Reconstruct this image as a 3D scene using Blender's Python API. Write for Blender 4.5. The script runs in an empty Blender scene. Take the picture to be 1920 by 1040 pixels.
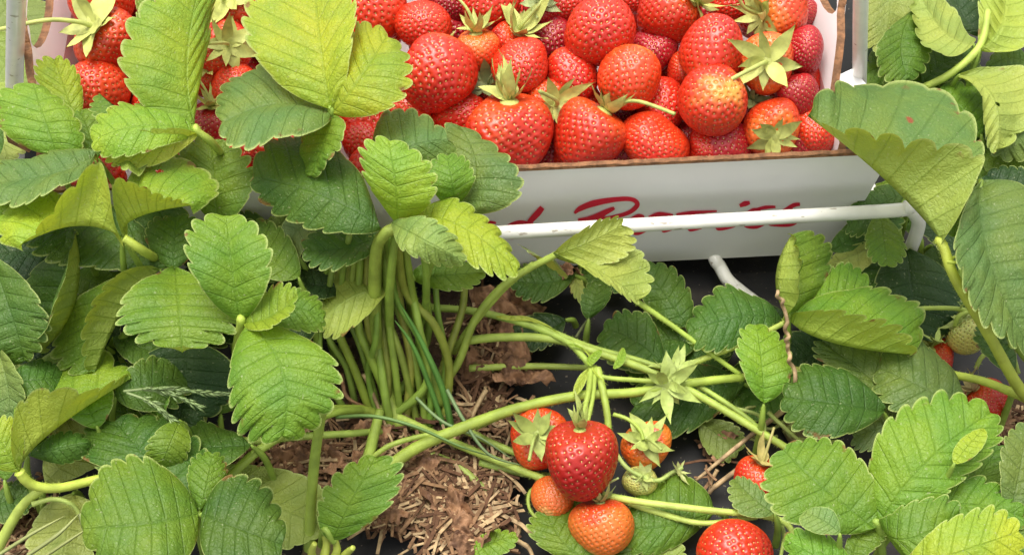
import bpy, math, random
import numpy as np
from mathutils import Vector, Matrix, noise as mnoise

# ------------------------------------------------------------------ camera
S = bpy.context.scene
COL = S.collection
PITCH = math.radians(52.0)
FPX = 2800.0
CAM = Vector((0.0, -0.82 * math.cos(PITCH), 0.82 * math.sin(PITCH)))
FW = Vector((0, math.cos(PITCH), -math.sin(PITCH)))
RT = Vector((1, 0, 0))
UP = Vector((0, math.sin(PITCH), math.cos(PITCH)))
cd = bpy.data.cameras.new('camera')
cam = bpy.data.objects.new('camera', cd)
COL.objects.link(cam)
cd.sensor_width = 36.0
cd.lens = 36.0 * FPX / 1920.0
cd.clip_start = 0.01
cd.clip_end = 200.0
cam.location = CAM
cam.rotation_euler = (math.pi / 2 - PITCH, 0, 0)
S.camera = cam

# ------------------------------------------------------------------ light
SUN_EL, SUN_AZ = math.radians(80), math.radians(-50)
w = bpy.data.worlds.new('World')
S.world = w
w.use_nodes = True
nt = w.node_tree
bg = nt.nodes['Background']
sky = nt.nodes.new('ShaderNodeTexSky')
sky.sky_type = 'NISHITA'
sky.sun_disc = False
sky.sun_elevation = SUN_EL
sky.sun_rotation = SUN_AZ
sky.air_density = 1.0
sky.dust_density = 4.0
hsv = nt.nodes.new('ShaderNodeHueSaturation')      # an overcast sky is nearly white
hsv.inputs['Saturation'].default_value = 0.05
nt.links.new(sky.outputs[0], hsv.inputs['Color'])
nt.links.new(hsv.outputs[0], bg.inputs[0])
bg.inputs[1].default_value = 0.15
sd = bpy.data.lights.new('sun', 'SUN')
sd.energy = 1.8
sd.angle = math.radians(35)
sd.color = (1.0, 0.93, 0.82)
so = bpy.data.objects.new('sun', sd)
COL.objects.link(so)
sdir = Vector((math.sin(SUN_AZ) * math.cos(SUN_EL), math.cos(SUN_AZ) * math.cos(SUN_EL), math.sin(SUN_EL)))
so.rotation_euler = (-sdir).to_track_quat('-Z', 'Y').to_euler()
so.location = sdir * 5
S.view_settings.view_transform = 'Standard'
S.view_settings.look = 'None'
S.view_settings.exposure = 0.82
S.view_settings.gamma = 1.0
S.view_settings.use_curve_mapping = False
S.cycles.max_bounces = 8

# ------------------------------------------------------------------ helpers
RNG = random.Random(7)


def P(px, py, z):
    """point on the picture ray (px,py of the 1920x1040 photo) at z centimetres above the ground"""
    d = FW * FPX + RT * (px - 960) + UP * (520 - py)
    t = (z * 0.01 - CAM.z) / d.z
    return CAM + d * t


def pxm(p):
    return FPX / (p - CAM).dot(FW)      # pixels per metre at p


def lnk(o, parent=None, loc=None):
    COL.objects.link(o)
    if parent is not None:
        o.parent = parent
    if loc is not None:
        o.location = loc
    return o


def thing(name, label, cat, loc=(0, 0, 0), group=None):
    o = bpy.data.objects.new(name, None)
    o.empty_display_size = 0.01
    lnk(o, None, loc)
    o['label'] = label
    o['category'] = cat
    if group:
        o['group'] = group
    return o


def tag(o, label, cat, group=None):
    o['label'] = label
    o['category'] = cat
    if group:
        o['group'] = group
    return o


def mk(name, verts, faces, mats, smooth=True, uv=None, fm=None):
    me = bpy.data.meshes.new(name)
    me.from_pydata([tuple(v) for v in verts], [], faces)
    for m in (mats if isinstance(mats, (list, tuple)) else [mats]):
        me.materials.append(m)
    if smooth:
        me.polygons.foreach_set('use_smooth', [True] * len(me.polygons))
    if fm is not None:
        me.polygons.foreach_set('material_index', fm)
    if uv is not None:
        ul = me.uv_layers.new(name='UVMap')
        idx = np.zeros(len(me.loops), dtype=np.int32)
        me.loops.foreach_get('vertex_index', idx)
        ul.data.foreach_set('uv', np.asarray(uv, dtype=np.float32)[idx].ravel())
    me.update()
    return me


def ob(name, me, parent=None, loc=None, color=None):
    o = bpy.data.objects.new(name, me)
    lnk(o, parent, loc)
    if color:
        if name in ('leaf_stalk', 'fruit_stalk', 'stub'):
            color = (color[0] * 1.12, color[1] * 1.25, color[2] * 1.1)
        o.color = (*color[:3], 1.0)
    return o


# ------------------------------------------------------------------ materials
def newmat(name):
    m = bpy.data.materials.new(name)
    m.use_nodes = True
    n = m.node_tree.nodes
    return m, n, m.node_tree.links, n['Principled BSDF']


def N(n, t, **kw):
    x = n.new('ShaderNode' + t)
    for k, v in kw.items():
        if isinstance(k, str) and hasattr(x, k):
            setattr(x, k, v)
    return x


def math_(n, l, op, a, b=None, c=None):
    x = n.new('ShaderNodeMath')
    x.operation = op
    for i, v in enumerate((a, b, c)):
        if v is None:
            continue
        if isinstance(v, (int, float)):
            x.inputs[i].default_value = v
        else:
            l.new(v, x.inputs[i])
    return x.outputs[0]


def mix_(n, l, f, a, b, bt='MIX'):
    x = n.new('ShaderNodeMix')
    x.data_type = 'RGBA'
    x.blend_type = bt
    for i, v in ((0, f), (6, a), (7, b)):
        if isinstance(v, (int, float)):
            x.inputs[i].default_value = v
        elif isinstance(v, tuple):
            x.inputs[i].default_value = (*v[:3], 1)
        else:
            l.new(v, x.inputs[i])
    return x.outputs[2]


def ramp_(n, l, v, stops):
    x = n.new('ShaderNodeMapRange')
    x.interpolation_type = 'SMOOTHSTEP'
    x.inputs[1].default_value, x.inputs[2].default_value = stops[0], stops[1]
    x.inputs[3].default_value, x.inputs[4].default_value = stops[2], stops[3]
    l.new(v, x.inputs[0])
    return x.outputs[0]


def noise_(n, l, scale, detail=3, vec=None, dist=0.0, out=0):
    x = n.new('ShaderNodeTexNoise')
    x.inputs['Scale'].default_value = scale
    x.inputs['Detail'].default_value = detail
    x.inputs['Distortion'].default_value = dist
    if vec is not None:
        l.new(vec, x.inputs['Vector'])
    return x.outputs[out]


def leaf_material(name, spots=True):
    m, n, l, b = newmat(name)
    tc = N(n, 'TexCoord')
    oi = N(n, 'ObjectInfo')
    ge = N(n, 'NewGeometry')
    sx = N(n, 'SeparateXYZ')
    l.new(tc.outputs['UV'], sx.inputs[0])
    u, v = sx.outputs[0], sx.outputs[1]
    fr = math_(n, l, 'FRACT', u)
    d = math_(n, l, 'ABSOLUTE', math_(n, l, 'SUBTRACT', fr, 0.5))
    wd = math_(n, l, 'MULTIPLY_ADD', v, -0.075, 0.105)
    vein = math_(n, l, 'SUBTRACT', 1.0, math_(n, l, 'MINIMUM', math_(n, l, 'DIVIDE', d, wd), 1.0))
    rib = ramp_(n, l, v, (0.0, 0.05, 1.0, 0.0))
    vein = math_(n, l, 'MAXIMUM', vein, rib)
    vo = N(n, 'TexVoronoi', feature='DISTANCE_TO_EDGE')
    vo.inputs['Scale'].default_value = 420
    nz = N(n, 'TexNoise')
    nz.inputs['Scale'].default_value = 260
    l.new(tc.outputs['Object'], nz.inputs['Vector'])
    vm = N(n, 'VectorMath', operation='MULTIPLY_ADD')
    l.new(nz.outputs[1], vm.inputs[0])
    vm.inputs[1].default_value = (0.004, 0.004, 0.004)
    l.new(tc.outputs['Object'], vm.inputs[2])
    l.new(vm.outputs[0], vo.inputs['Vector'])
    net = ramp_(n, l, vo.outputs['Distance'], (0.0, 0.22, 1.0, 0.0))
    big = noise_(n, l, 45, 3, tc.outputs['Object'])
    base = oi.outputs['Color']
    # hue patches: yellower and greener areas of the blade
    yel = mix_(n, l, 1.0, base, (1.30, 1.10, 0.75), 'MULTIPLY')
    drk = mix_(n, l, 1.0, base, (0.78, 0.88, 0.85), 'MULTIPLY')
    col = mix_(n, l, ramp_(n, l, big, (0.25, 0.75, 0.0, 1.0)), drk, yel)
    fine = noise_(n, l, 900, 2, tc.outputs['Object'])
    col = mix_(n, l, math_(n, l, 'MULTIPLY', fine, 0.25), col, mix_(n, l, 1.0, col, (0.6, 0.7, 0.6), 'MULTIPLY'))
    top = mix_(n, l, math_(n, l, 'MULTIPLY', vein, 0.42), col, mix_(n, l, 1.0, col, (0.55, 0.66, 0.5), 'MULTIPLY'))
    top = mix_(n, l, math_(n, l, 'MULTIPLY', net, 0.20), top, mix_(n, l, 1.0, col, (0.55, 0.68, 0.5), 'MULTIPLY'))
    und0 = mix_(n, l, 0.45, mix_(n, l, 1.0, col, (1.55, 1.35, 0.75), 'MULTIPLY'), (0.38, 0.45, 0.12))
    und = mix_(n, l, math_(n, l, 'MULTIPLY', vein, 0.5), und0, mix_(n, l, 1.0, und0, (0.66, 0.74, 0.5), 'MULTIPLY'))
    und = mix_(n, l, math_(n, l, 'MULTIPLY', net, 0.15), und, mix_(n, l, 1.0, und0, (0.8, 0.85, 0.7), 'MULTIPLY'))
    c = mix_(n, l, ge.outputs['Backfacing'], top, und)
    rim = ramp_(n, l, v, (0.93, 1.0, 0.0, 0.75))
    c = mix_(n, l, rim, c, (0.42, 0.50, 0.16))
    if spots:
        sv = N(n, 'TexVoronoi')
        sv.inputs['Scale'].default_value = 33
        l.new(vm.outputs[0], sv.inputs['Vector'])
        sp = ramp_(n, l, sv.outputs['Distance'], (0.06, 0.10, 1.0, 0.0))
        sc = N(n, 'SeparateColor')
        l.new(sv.outputs['Color'], sc.inputs[0])
        sp = math_(n, l, 'MULTIPLY', sp, math_(n, l, 'GREATER_THAN', sc.outputs[0], 0.80))
        c = mix_(n, l, sp, c, (0.28, 0.07, 0.025))
    ad2 = N(n, 'VectorMath', operation='ADD')
    l.new(tc.outputs['Object'], ad2.inputs[0])
    l.new(oi.outputs['Random'], ad2.inputs[1])
    eb = ramp_(n, l, noise_(n, l, 110, 3, ad2.outputs[0]), (0.62, 0.68, 0, 0.85))
    eb = math_(n, l, 'MULTIPLY', eb, ramp_(n, l, v, (0.80, 0.97, 0, 1)))
    c = mix_(n, l, eb, c, (0.20, 0.085, 0.03))
    dust = ramp_(n, l, noise_(n, l, 700, 2, ad2.outputs[0]), (0.66, 0.74, 0, 0.45))
    c = mix_(n, l, dust, c, (0.42, 0.46, 0.26))
    l.new(c, b.inputs['Base Color'])
    b.inputs['Roughness'].default_value = 0.50
    b.inputs['Specular IOR Level'].default_value = 0.36
    # relief
    h = math_(n, l, 'MULTIPLY_ADD', vein, -1.0, math_(n, l, 'MULTIPLY', net, -0.45))
    h = math_(n, l, 'MULTIPLY_ADD', fine, 0.25, h)
    cr = noise_(n, l, 190, 2, tc.outputs['Object'], 0.6)
    h = math_(n, l, 'MULTIPLY_ADD', cr, 2.6, h)
    bp = N(n, 'Bump')
    bp.inputs['Strength'].default_value = 0.6
    bp.inputs['Distance'].default_value = 0.0006
    l.new(h, bp.inputs['Height'])
    l.new(bp.outputs[0], b.inputs['Normal'])
    tr = N(n, 'BsdfTranslucent')
    tcol = mix_(n, l, 1.0, c, (1.5, 1.35, 0.45), 'MULTIPLY')
    l.new(tcol, tr.inputs[0])
    l.new(bp.outputs[0], tr.inputs[1])
    ms = N(n, 'MixShader')
    ms.inputs[0].default_value = 0.25
    l.new(b.outputs[0], ms.inputs[1])
    l.new(tr.outputs[0], ms.inputs[2])
    # insect holes eaten through the blade
    hv = N(n, 'TexVoronoi')
    hv.inputs['Scale'].default_value = 48
    hm = N(n, 'VectorMath', operation='ADD')
    l.new(vm.outputs[0], hm.inputs[0])
    l.new(oi.outputs['Random'], hm.inputs[1])
    l.new(hm.outputs[0], hv.inputs['Vector'])
    hc = N(n, 'SeparateColor')
    l.new(hv.outputs['Color'], hc.inputs[0])
    hole = math_(n, l, 'MULTIPLY', math_(n, l, 'LESS_THAN', hv.outputs['Distance'], 0.085), math_(n, l, 'GREATER_THAN', hc.outputs[0], 0.88))
    tp = N(n, 'BsdfTransparent')
    m2 = N(n, 'MixShader')
    l.new(hole, m2.inputs[0])
    l.new(ms.outputs[0], m2.inputs[1])
    l.new(tp.outputs[0], m2.inputs[2])
    l.new(m2.outputs[0], n['Material Output'].inputs[0])
    return m


def plain(name, col, rough=0.5, var=0.25, scale=60, bump=0.0, bscale=300, bdist=0.0005, spec=0.5, objcol=False, col2=None, coat=0.0, sss=0.0):
    m, n, l, b = newmat(name)
    tc = N(n, 'TexCoord')
    if objcol:
        oi = N(n, 'ObjectInfo')
        base = oi.outputs['Color']
        c0 = mix_(n, l, 1.0, base, (1 - var, 1 - var, 1 - var), 'MULTIPLY')
    else:
        base = col
        c0 = tuple(x * (1 - var) for x in col)
    f = ramp_(n, l, noise_(n, l, scale, 4, tc.outputs['Object']), (0.3, 0.7, 0, 1))
    c = mix_(n, l, f, c0, col2 if col2 else base)
    l.new(c, b.inputs['Base Color'])
    b.inputs['Roughness'].default_value = rough
    b.inputs['Specular IOR Level'].default_value = spec
    b.inputs['Coat Weight'].default_value = coat
    if bump:
        bp = N(n, 'Bump')
        bp.inputs['Strength'].default_value = bump
        bp.inputs['Distance'].default_value = bdist
        l.new(noise_(n, l, bscale, 4, tc.outputs['Object']), bp.inputs['Height'])
        l.new(bp.outputs[0], b.inputs['Normal'])
    return m


def flesh(name, top, mid, tip):
    m, n, l, b = newmat(name)
    tc = N(n, 'TexCoord')
    oi = N(n, 'ObjectInfo')
    sx = N(n, 'SeparateXYZ')
    l.new(tc.outputs['UV'], sx.inputs[0])
    v = sx.outputs[1]
    ad = N(n, 'VectorMath', operation='ADD')
    l.new(tc.outputs['Object'], ad.inputs[0])
    l.new(oi.outputs['Random'], ad.inputs[1])
    nz = noise_(n, l, 2.2, 3, ad.outputs[0])
    vv = math_(n, l, 'MULTIPLY_ADD', nz, 0.9, math_(n, l, 'SUBTRACT', v, 0.45))
    c = mix_(n, l, ramp_(n, l, vv, (0.05, 0.40, 0, 1)), top, mid)
    c = mix_(n, l, ramp_(n, l, vv, (0.71, 0.98, 0, 1)), c, tip)
    dimp = sx.outputs[0]
    c = mix_(n, l, math_(n, l, 'MULTIPLY', dimp, 0.5), c, mix_(n, l, 1.0, c, (0.62, 0.30, 0.30), 'MULTIPLY'))
    c = mix_(n, l, 1.0, c, oi.outputs['Color'], 'MULTIPLY')
    l.new(c, b.inputs['Base Color'])
    b.inputs['Roughness'].default_value = 0.34
    b.inputs['Specular IOR Level'].default_value = 0.6
    b.inputs['Subsurface Weight'].default_value = 0.12
    b.inputs['Subsurface Radius'].default_value = (1.0, 0.25, 0.1)
    b.inputs['Subsurface Scale'].default_value = 0.003
    bp = N(n, 'Bump')
    bp.inputs['Strength'].default_value = 0.25
    bp.inputs['Distance'].default_value = 0.0006
    l.new(noise_(n, l, 14, 3, ad.outputs[0]), bp.inputs['Height'])
    l.new(bp.outputs[0], b.inputs['Normal'])
    return m


M_LEAF = leaf_material('strawberry_leaf')
M_STEM = plain('leaf_stalk', (0.30, 0.36, 0.06), 0.50, 0.30, 110, 0.6, 2200, 0.0004, objcol=True)
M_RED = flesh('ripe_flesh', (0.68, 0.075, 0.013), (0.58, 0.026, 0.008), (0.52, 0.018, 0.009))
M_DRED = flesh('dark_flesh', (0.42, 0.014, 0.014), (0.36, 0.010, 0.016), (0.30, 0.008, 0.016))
M_ORG = flesh('orange_flesh', (0.78, 0.16, 0.030), (0.66, 0.046, 0.009), (0.62, 0.030, 0.009))
M_TIP = flesh('pale_tip_flesh', (0.62, 0.032, 0.009), (0.62, 0.032, 0.009), (0.85, 0.33, 0.06))
M_HALF = flesh('half_ripe_flesh', (0.66, 0.055, 0.012), (0.72, 0.17, 0.025), (0.74, 0.46, 0.12))
M_UNR = flesh('unripe_flesh', (0.52, 0.50, 0.20), (0.58, 0.46, 0.14), (0.55, 0.50, 0.20))
M_SEED = plain('seed', (0.80, 0.58, 0.18), 0.35, 0.4, 30, objcol=False)
M_SEEDD = plain('dark_seed', (0.20, 0.15, 0.02), 0.4, 0.3, 30)
M_SEPAL = plain('sepal', (0.46, 0.50, 0.15), 0.55, 0.3, 5, 0.3, 60, 0.0006, objcol=True)
M_BOARD = plain('white_cardboard', (0.86, 0.85, 0.84), 0.55, 0.10, 9, 0.3, 60, 0.0010)
M_CUT = plain('cut_brown_cardboard', (0.30, 0.14, 0.06), 0.8, 0.55, 250, 0.8, 500, 0.0012)
M_PRINT = plain('red_print', (0.72, 0.018, 0.055), 0.5, 0.1, 60)
M_WIRE = plain('white_enamel_wire', (0.86, 0.85, 0.79), 0.30, 0.12, 90, 0.1, 120, 0.0004, coat=0.3)
_n, _l = M_WIRE.node_tree.nodes, M_WIRE.node_tree.links
_b = _n['Principled BSDF']
_c = _b.inputs['Base Color'].links[0].from_socket
_tc = N(_n, 'TexCoord')
_mp = N(_n, 'Mapping')
_mp.inputs['Scale'].default_value = (.35, 1, 1)
_l.new(_tc.outputs['Object'], _mp.inputs[0])
_s = ramp_(_n, _l, noise_(_n, _l, 260, 4, _mp.outputs[0]), (0.66, 0.70, 0, 0.75))
_l.new(mix_(_n, _l, _s, _c, (0.30, 0.24, 0.17)), _b.inputs['Base Color'])
M_SOIL = plain('soil', (0.10, 0.055, 0.030), 0.9, 0.6, 90, 1.0, 350, 0.003)
M_STRAW = plain('straw', (0.42, 0.28, 0.14), 0.7, 0.5, 200, 0.3, 500, 0.0005, col2=(0.50, 0.35, 0.18))
M_BARK = plain('bark_crumb', (0.13, 0.065, 0.035), 0.85, 0.5, 300, 0.4, 700, 0.0005, spec=0.2)
M_STRAWD = plain('weathered_straw', (0.27, 0.155, 0.08), 0.8, 0.5, 300, 0.4, 700, 0.0005, spec=0.2)
M_DEAD = plain('dry_leaf', (0.24, 0.11, 0.055), 0.75, 0.6, 160, 0.8, 300, 0.0015, col2=(0.34, 0.18, 0.09))
M_GRASS = plain('grass', (0.16, 0.32, 0.06), 0.5, 0.3, 50, objcol=True)


def mulch():
    m, n, l, b = newmat('black_plastic_mulch')
    tc = N(n, 'TexCoord')
    dn = ramp_(n, l, noise_(n, l, 30, 6, tc.outputs['Object']), (0.45, 0.80, 0, 1))
    c = mix_(n, l, dn, (0.018, 0.018, 0.019), (0.060, 0.052, 0.044))
    spk = ramp_(n, l, noise_(n, l, 420, 2, tc.outputs['Object']), (0.68, 0.74, 0, 0.7))
    c = mix_(n, l, spk, c, (0.20, 0.16, 0.12))
    l.new(c, b.inputs['Base Color'])
    b.inputs['Roughness'].default_value = 0.60
    b.inputs['Specular IOR Level'].default_value = 0.25
    bp = N(n, 'Bump')
    bp.inputs['Strength'].default_value = 0.5
    bp.inputs['Distance'].default_value = 0.0018
    mp = N(n, 'Mapping')
    mp.inputs['Scale'].default_value = (1, 1.2, 1)
    l.new(tc.outputs['Object'], mp.inputs[0])
    l.new(noise_(n, l, 28, 3, mp.outputs[0], 0.3), bp.inputs['Height'])
    l.new(bp.outputs[0], b.inputs['Normal'])
    return m


M_MULCH = mulch()

# ------------------------------------------------------------------ ground
nx, ny = 180, 180
xs = np.concatenate([[-30, -8, -2], np.linspace(-0.75, 0.75, nx), [2, 8, 30]])
ys = np.concatenate([[-30, -8, -2], np.linspace(-0.6, 0.9, ny), [2, 8, 40]])
gv, gf = [], []
for j, y in enumerate(ys):
    for i, x in enumerate(xs):
        z = 0.0
        if abs(x) < 0.8 and abs(y) < 0.95:
            z = 0.0022 * math.sin(x * 31 + 3 * math.sin(y * 17)) + 0.0015 * math.sin(y * 57 + x * 20) - 0.004
        gv.append((x, y, z))
W_ = len(xs)
for j in range(len(ys) - 1):
    for i in range(W_ - 1):
        a = j * W_ + i
        gf.append((a, a + 1, a + W_ + 1, a + W_))
g = ob('ground', mk('ground', gv, gf, M_MULCH))
g['kind'] = 'structure'


def inpoly(x, y, poly):
    c = False
    for i in range(len(poly)):
        x1, y1 = poly[i]
        x2, y2 = poly[i - 1]
        if (y1 > y) != (y2 > y) and x < (x2 - x1) * (y - y1) / (y2 - y1) + x1:
            c = not c
    return c


SOILS = [
    [(360, 840), (560, 790), (620, 640), (800, 545), (930, 525), (985, 570), (1000, 660), (940, 740), (965, 840), (1000, 880), (925, 915), (905, 985), (925, 1075), (870, 1045), (800, 1010), (730, 968), (600, 950), (440, 930)],
    [(-120, 900), (60, 900), (150, 960), (230, 1000), (240, 1120), (-120, 1120)],
    [(1840, 720), (1990, 700), (1990, 850), (1850, 850)],
    [(1840, 270), (1990, 270), (1990, 350), (1850, 345)],
]


def dist_poly(x, y, poly):
    best = 1e9
    for i in range(len(poly)):
        ax, ay = poly[i - 1]
        bx, by = poly[i]
        dx, dy = bx - ax, by - ay
        t = max(0, min(1, ((x - ax) * dx + (y - ay) * dy) / (dx * dx + dy * dy)))
        best = min(best, math.hypot(x - ax - t * dx, y - ay - t * dy))
    return best


def soil_patch(poly_px):
    poly = [(P(a, b, 0).x, P(a, b, 0).y) for a, b in poly_px]
    x0, x1 = min(p[0] for p in poly), max(p[0] for p in poly)
    y0, y1 = min(p[1] for p in poly), max(p[1] for p in poly)
    st = 0.0026
    vs, fs, idx = [], [], {}
    nx_, ny_ = int((x1 - x0) / st) + 2, int((y1 - y0) / st) + 2
    r = random.Random(5)
    hmap = {}
    for j in range(ny_):
        for i in range(nx_):
            x, y = x0 + i * st, y0 + j * st
            if inpoly(x, y, poly):
                d = dist_poly(x, y, poly)
                h = 0.0015 + 0.006 * min(1, d / 0.02) + r.uniform(-1, 1) * 0.0012 * min(1, d / 0.01) + 0.002 * math.sin(x * 90 + y * 40) * math.sin(y * 110) * min(1, d / .02)
                if d < 0.004:
                    h = -0.002
                idx[i, j] = len(vs)
                vs.append((x + r.uniform(-.0007, .0007), y + r.uniform(-.0007, .0007), h))
    for (i, j) in idx:
        q = [(i, j), (i + 1, j), (i + 1, j + 1), (i, j + 1)]
        if all(k in idx for k in q):
            fs.append([idx[k] for k in q])
    o = ob('soil', mk('soil', vs, fs, M_SOIL))
    o['kind'] = 'structure'
    return poly


polys = [soil_patch(p) for p in SOILS]

# loose straw and bark crumbs
rs = random.Random(11)
sv, sf, smi = [], [], []


def add_stick(c, ang, ln, wd, tilt, vs, fs, r):
    d = Vector((math.cos(ang), math.sin(ang), tilt)).normalized()
    s = Vector((-math.sin(ang), math.cos(ang), 0))
    u = d.cross(s)
    bend = r.uniform(-.15, .15) * ln
    b0 = len(vs)
    for k in range(4):
        f = k / 3 - .5
        p = c + d * ln * f + s * bend * (1 - 4 * f * f)
        for (a, b) in ((1, .35), (-1, .35), (-1, -.35), (1, -.35)):
            vs.append(p + s * a * wd * .5 + u * b * wd * .5)
    for k in range(3):
        for q in range(4):
            a, b = b0 + k * 4 + q, b0 + k * 4 + (q + 1) % 4
            fs.append((a, b, b + 4, a + 4))
    fs.append((b0, b0 + 1, b0 + 2, b0 + 3))
    fs.append((b0 + 15, b0 + 14, b0 + 13, b0 + 12))


dens = [(770, 925, 85, 42, 760), (840, 985, 45, 40, 300), (850, 900, 70, 50, 560), (880, 980, 50, 50, 260), (700, 930, 60, 35, 260), (905, 770, 45, 30, 200),
        (560, 860, 90, 35, 300), (700, 820, 60, 40, 200), (900, 640, 60, 60, 120), (20, 990, 90, 60, 500), (1890, 810, 50, 35, 200), (1900, 310, 40, 25, 120),
        (960, 830, 40, 40, 100), (1330, 880, 30, 20, 8), (940, 960, 20, 60, 40)]
for (cx, cy, sx_, sy_, k) in dens:
    for _ in range(k):
        px, py = rs.gauss(cx, sx_ * .6), rs.gauss(cy, sy_ * .6)
        big = rs.random() < .20
        ln = rs.uniform(.014, .042) if big else rs.uniform(.003, .014)
        add_stick(P(px, py, rs.uniform(.75, 1.35)), rs.uniform(0, math.pi), ln, rs.uniform(.0010, .0020) if big else rs.uniform(.0006, .0018), rs.uniform(-.25, .25), sv, sf, rs)
        smi += [rs.choices((0, 1, 2), (.22, .40, .38))[0]] * 14
o = ob('straw_litter', mk('straw_litter', sv, sf, [M_STRAW, M_BARK, M_STRAWD], smooth=False, fm=smi))
o['kind'] = 'stuff'
tag(o, 'short broken straw and bark crumbs scattered over the planting hole', 'straw')


# ------------------------------------------------------------------ tubes
def catmull(pts, sub=6):
    out = []
    n_ = len(pts)
    for i in range(n_ - 1):
        p0, p1, p2, p3 = pts[max(i - 1, 0)], pts[i], pts[i + 1], pts[min(i + 2, n_ - 1)]
        for k in range(sub):
            t = k / sub
            out.append(0.5 * ((2 * p1) + (p2 - p0) * t + (2 * p0 - 5 * p1 + 4 * p2 - p3) * t * t + (3 * p1 - p0 - 3 * p2 + p3) * t ** 3))
    out.append(pts[-1])
    return out


def tube(pts, radii, org, sides=8, sub=6, flat=1.0, cap=True, jitter=0.0, seed=0, point=False):
    """pts world Vectors; radii scalar or (r0,r1) in metres; returns verts, faces relative to org"""
    r_ = random.Random(seed)
    cp = catmull(pts, sub) if sub > 1 and len(pts) > 2 else pts
    vs, fs = [], []
    n_ = len(cp)
    nrm = None
    for i, p in enumerate(cp):
        t = (cp[min(i + 1, n_ - 1)] - cp[max(i - 1, 0)]).normalized()
        if nrm is None:
            nrm = t.orthogonal().normalized()
        nrm = (nrm - t * nrm.dot(t)).normalized()
        bn = t.cross(nrm)
        f = i / (n_ - 1)
        r = radii if isinstance(radii, float) else radii[0] * (1 - f) + radii[1] * f
        r *= 1 + jitter * r_.uniform(-1, 1)
        if point and i > n_ - 7:
            r *= (1, .95, .88, .78, .62, .38)[i - n_ + 6]
        for k in range(sides):
            a = 2 * math.pi * k / sides
            vs.append(p - org + nrm * math.cos(a) * r + bn * math.sin(a) * r * flat)
    for i in range(n_ - 1):
        for k in range(sides):
            a, b = i * sides + k, i * sides + (k + 1) % sides
            fs.append((a, b, b + sides, a + sides))
    if cap:
        fs.append(tuple(range(sides))[::-1])
        fs.append(tuple((n_ - 1) * sides + k for k in range(sides)))
    return vs, fs


# ------------------------------------------------------------------ leaflets
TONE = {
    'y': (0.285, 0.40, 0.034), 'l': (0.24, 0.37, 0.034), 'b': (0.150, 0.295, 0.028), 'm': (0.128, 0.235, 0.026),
    'd': (0.072, 0.155, 0.024), 'x': (0.030, 0.075, 0.019), 't': (0.130, 0.222, 0.058), 'g': (0.19, 0.29, 0.085), 'o': (0.19, 0.26, 0.11),
}


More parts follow.
